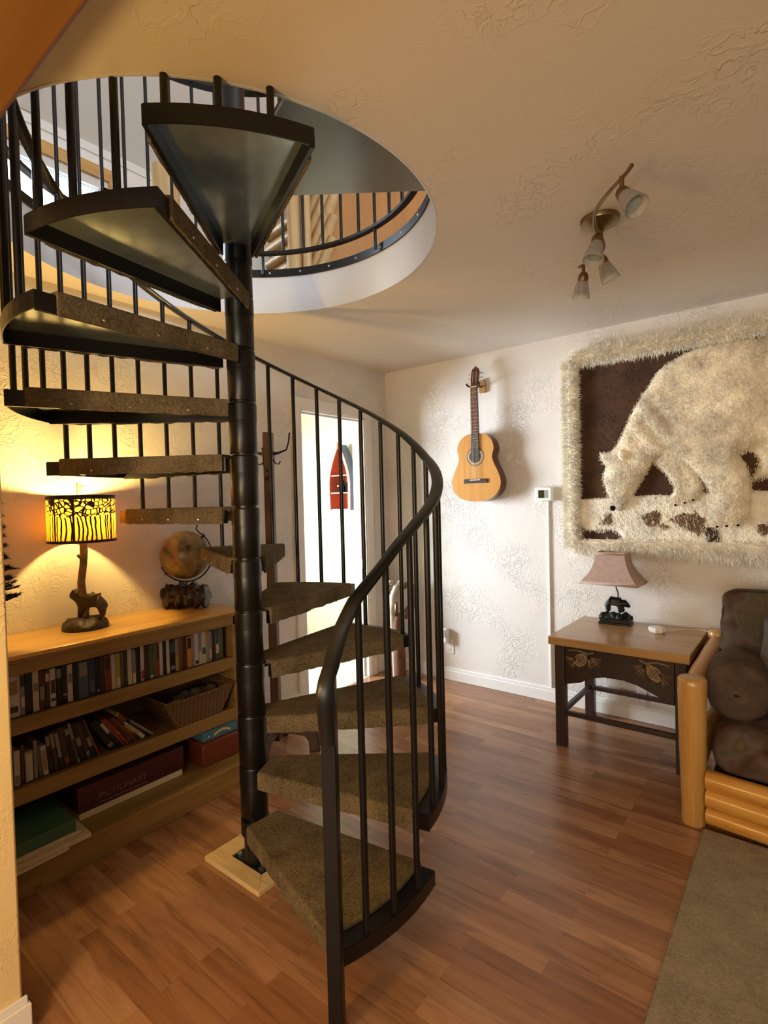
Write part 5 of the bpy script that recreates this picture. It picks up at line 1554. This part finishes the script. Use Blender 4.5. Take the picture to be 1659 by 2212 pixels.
spot((-.645, 2.265, zr), (.30, .35, -.9), .030)
spot((-.742, 2.345, zr), (-.25, .30, -.95), .045)

# ------------------------------------------------------------------ upstairs furniture glimpsed through the opening
lg = tag(logpost(MB(), -2.9, 1.715, UF, 3.345, .076, .076).build('log_post', M['paleLog'], smooth=60), 'short thick log post standing upstairs beside the low window', 'post')
bed = thing('log_bed', 'pale log bunk bed with a slanted ladder upstairs beyond the opening', 'bed', (-2.45, 2.5, UF))
MB().tube([(-2.41, 2.25, UF), (-2.41, 2.25, 2.86), (-2.408, 2.25, 2.93), (-2.41, 2.25, 3.9)], [.050, .050, .042, .040], 18).build('bed_post', M['paleLog'], bed, smooth=60)
MB().tube([(-2.325, 2.27, UF), (-2.325, 2.27, 3.9)], .026, 14).build('bed_post', M['paleLog'], bed, smooth=60)
for i in range(5):
    z = 2.60 + .125 * i
    MB().tube([(-2.40, 2.33, z), (-2.20 + .015 * i, 2.37, z + .36)], .030, 14).build('ladder_rail', M['paleLog'], bed, smooth=60)
for z in (2.84, 2.93, 3.02, 3.11):
    MB().tube([(-2.72, 2.32, z), (-2.42, 2.27, z)], .038, 14).build('bed_rail', M['paleLog'], bed, smooth=60)
MB().box(-2.70, 2.36, UF, -2.30, 2.95, 2.80).build('blanket', M['blanket'], bed, bevel=.03)

# ------------------------------------------------------------------ lights
def area(name, loc, aim, sx, sy, energy, col, spread=None):
    l = bpy.data.lights.new(name, 'AREA'); l.shape = 'RECTANGLE'; l.size = sx; l.size_y = sy; l.energy = energy; l.color = col
    if spread: l.spread = spread
    o = bpy.data.objects.new(name, l); COL.objects.link(o); o.location = loc
    o.rotation_euler = (Vector(aim) - Vector(loc)).to_track_quat('-Z', 'Y').to_euler()
    o['kind'] = 'helper'
    return o
area('hall_window_daylight', (-4.62, 2.08, 1.35), (-2.2, 2.95, 1.15), .95, 1.1, 95, (.84, .92, 1.0), RAD(110))
area('room_fill_light', (.6, -2.55, 1.40), (-.6, 2.5, 1.2), 2.3, 1.2, 60, (1.0, .88, .72))  # soft warm fill added behind the camera, set in a made-up window
area('upper_room_fill_light', (2.52, .3, 3.65), (-1.8, .6, 3.2), 3.6, 1.2, 185, (.86, .93, 1.0))  # added fill that brightens the whole upper room from out of view
area('low_window_daylight', (UX - .07, 1.03, 3.30), (0, 1.03, 3.1), 1.6, .66, 130, (.86, .94, 1.0))
pl = bpy.data.lights.new('lamp_bulb', 'POINT'); pl.energy = 44; pl.color = (1.0, .63, .17); pl.shadow_soft_size = .03
po = bpy.data.objects.new('lamp_bulb_light', pl); COL.objects.link(po); po.location = (bulb_pos[0], bulb_pos[1], bulb_pos[2] + .06)

l2_ = bpy.data.lights.new('floor_lamp_bulb', 'POINT'); l2_.energy = 42; l2_.color = (1.0, .60, .18); l2_.shadow_soft_size = .12
o2_ = bpy.data.objects.new('floor_lamp_light', l2_); COL.objects.link(o2_); o2_.location = (-1.08, -.42, 1.20)
wd = bpy.data.worlds.new('world'); scene.world = wd; wd.use_nodes = True
bg = wd.node_tree.nodes['Background']; bg.inputs['Color'].default_value = (.85, .93, 1.0, 1); bg.inputs['Strength'].default_value = 1.2

# ------------------------------------------------------------------ camera
cam = bpy.data.cameras.new('camera'); co = bpy.data.objects.new('camera', cam); COL.objects.link(co)
Rw = [[0.78488, -0.005341, -0.619624], [0.619137, -0.033814, 0.784555], [-0.025142, -0.999414, -0.023233]]
mm = Matrix([[Rw[i][0], -Rw[i][1], -Rw[i][2], (0, 0, 1.4)[i]] for i in range(3)] + [[0, 0, 0, 1]])
co.matrix_world = mm
cam.sensor_fit = 'AUTO'; cam.sensor_width = 36
cam.lens = 1160.1 / 2212 * 36
cam.clip_start = .05; cam.clip_end = 60
scene.camera = co

vs = scene.view_settings
vs.view_transform = 'Standard'; vs.look = 'None'; vs.gamma = 1; vs.use_curve_mapping = False
vs.exposure = 0.08
scene.cycles.use_denoising = True
scene.cycles.max_bounces = 10
scene.cycles.diffuse_bounces = 6
scene.cycles.caustics_reflective = False; scene.cycles.caustics_refractive = False
scene.cycles.sample_clamp_indirect = 8
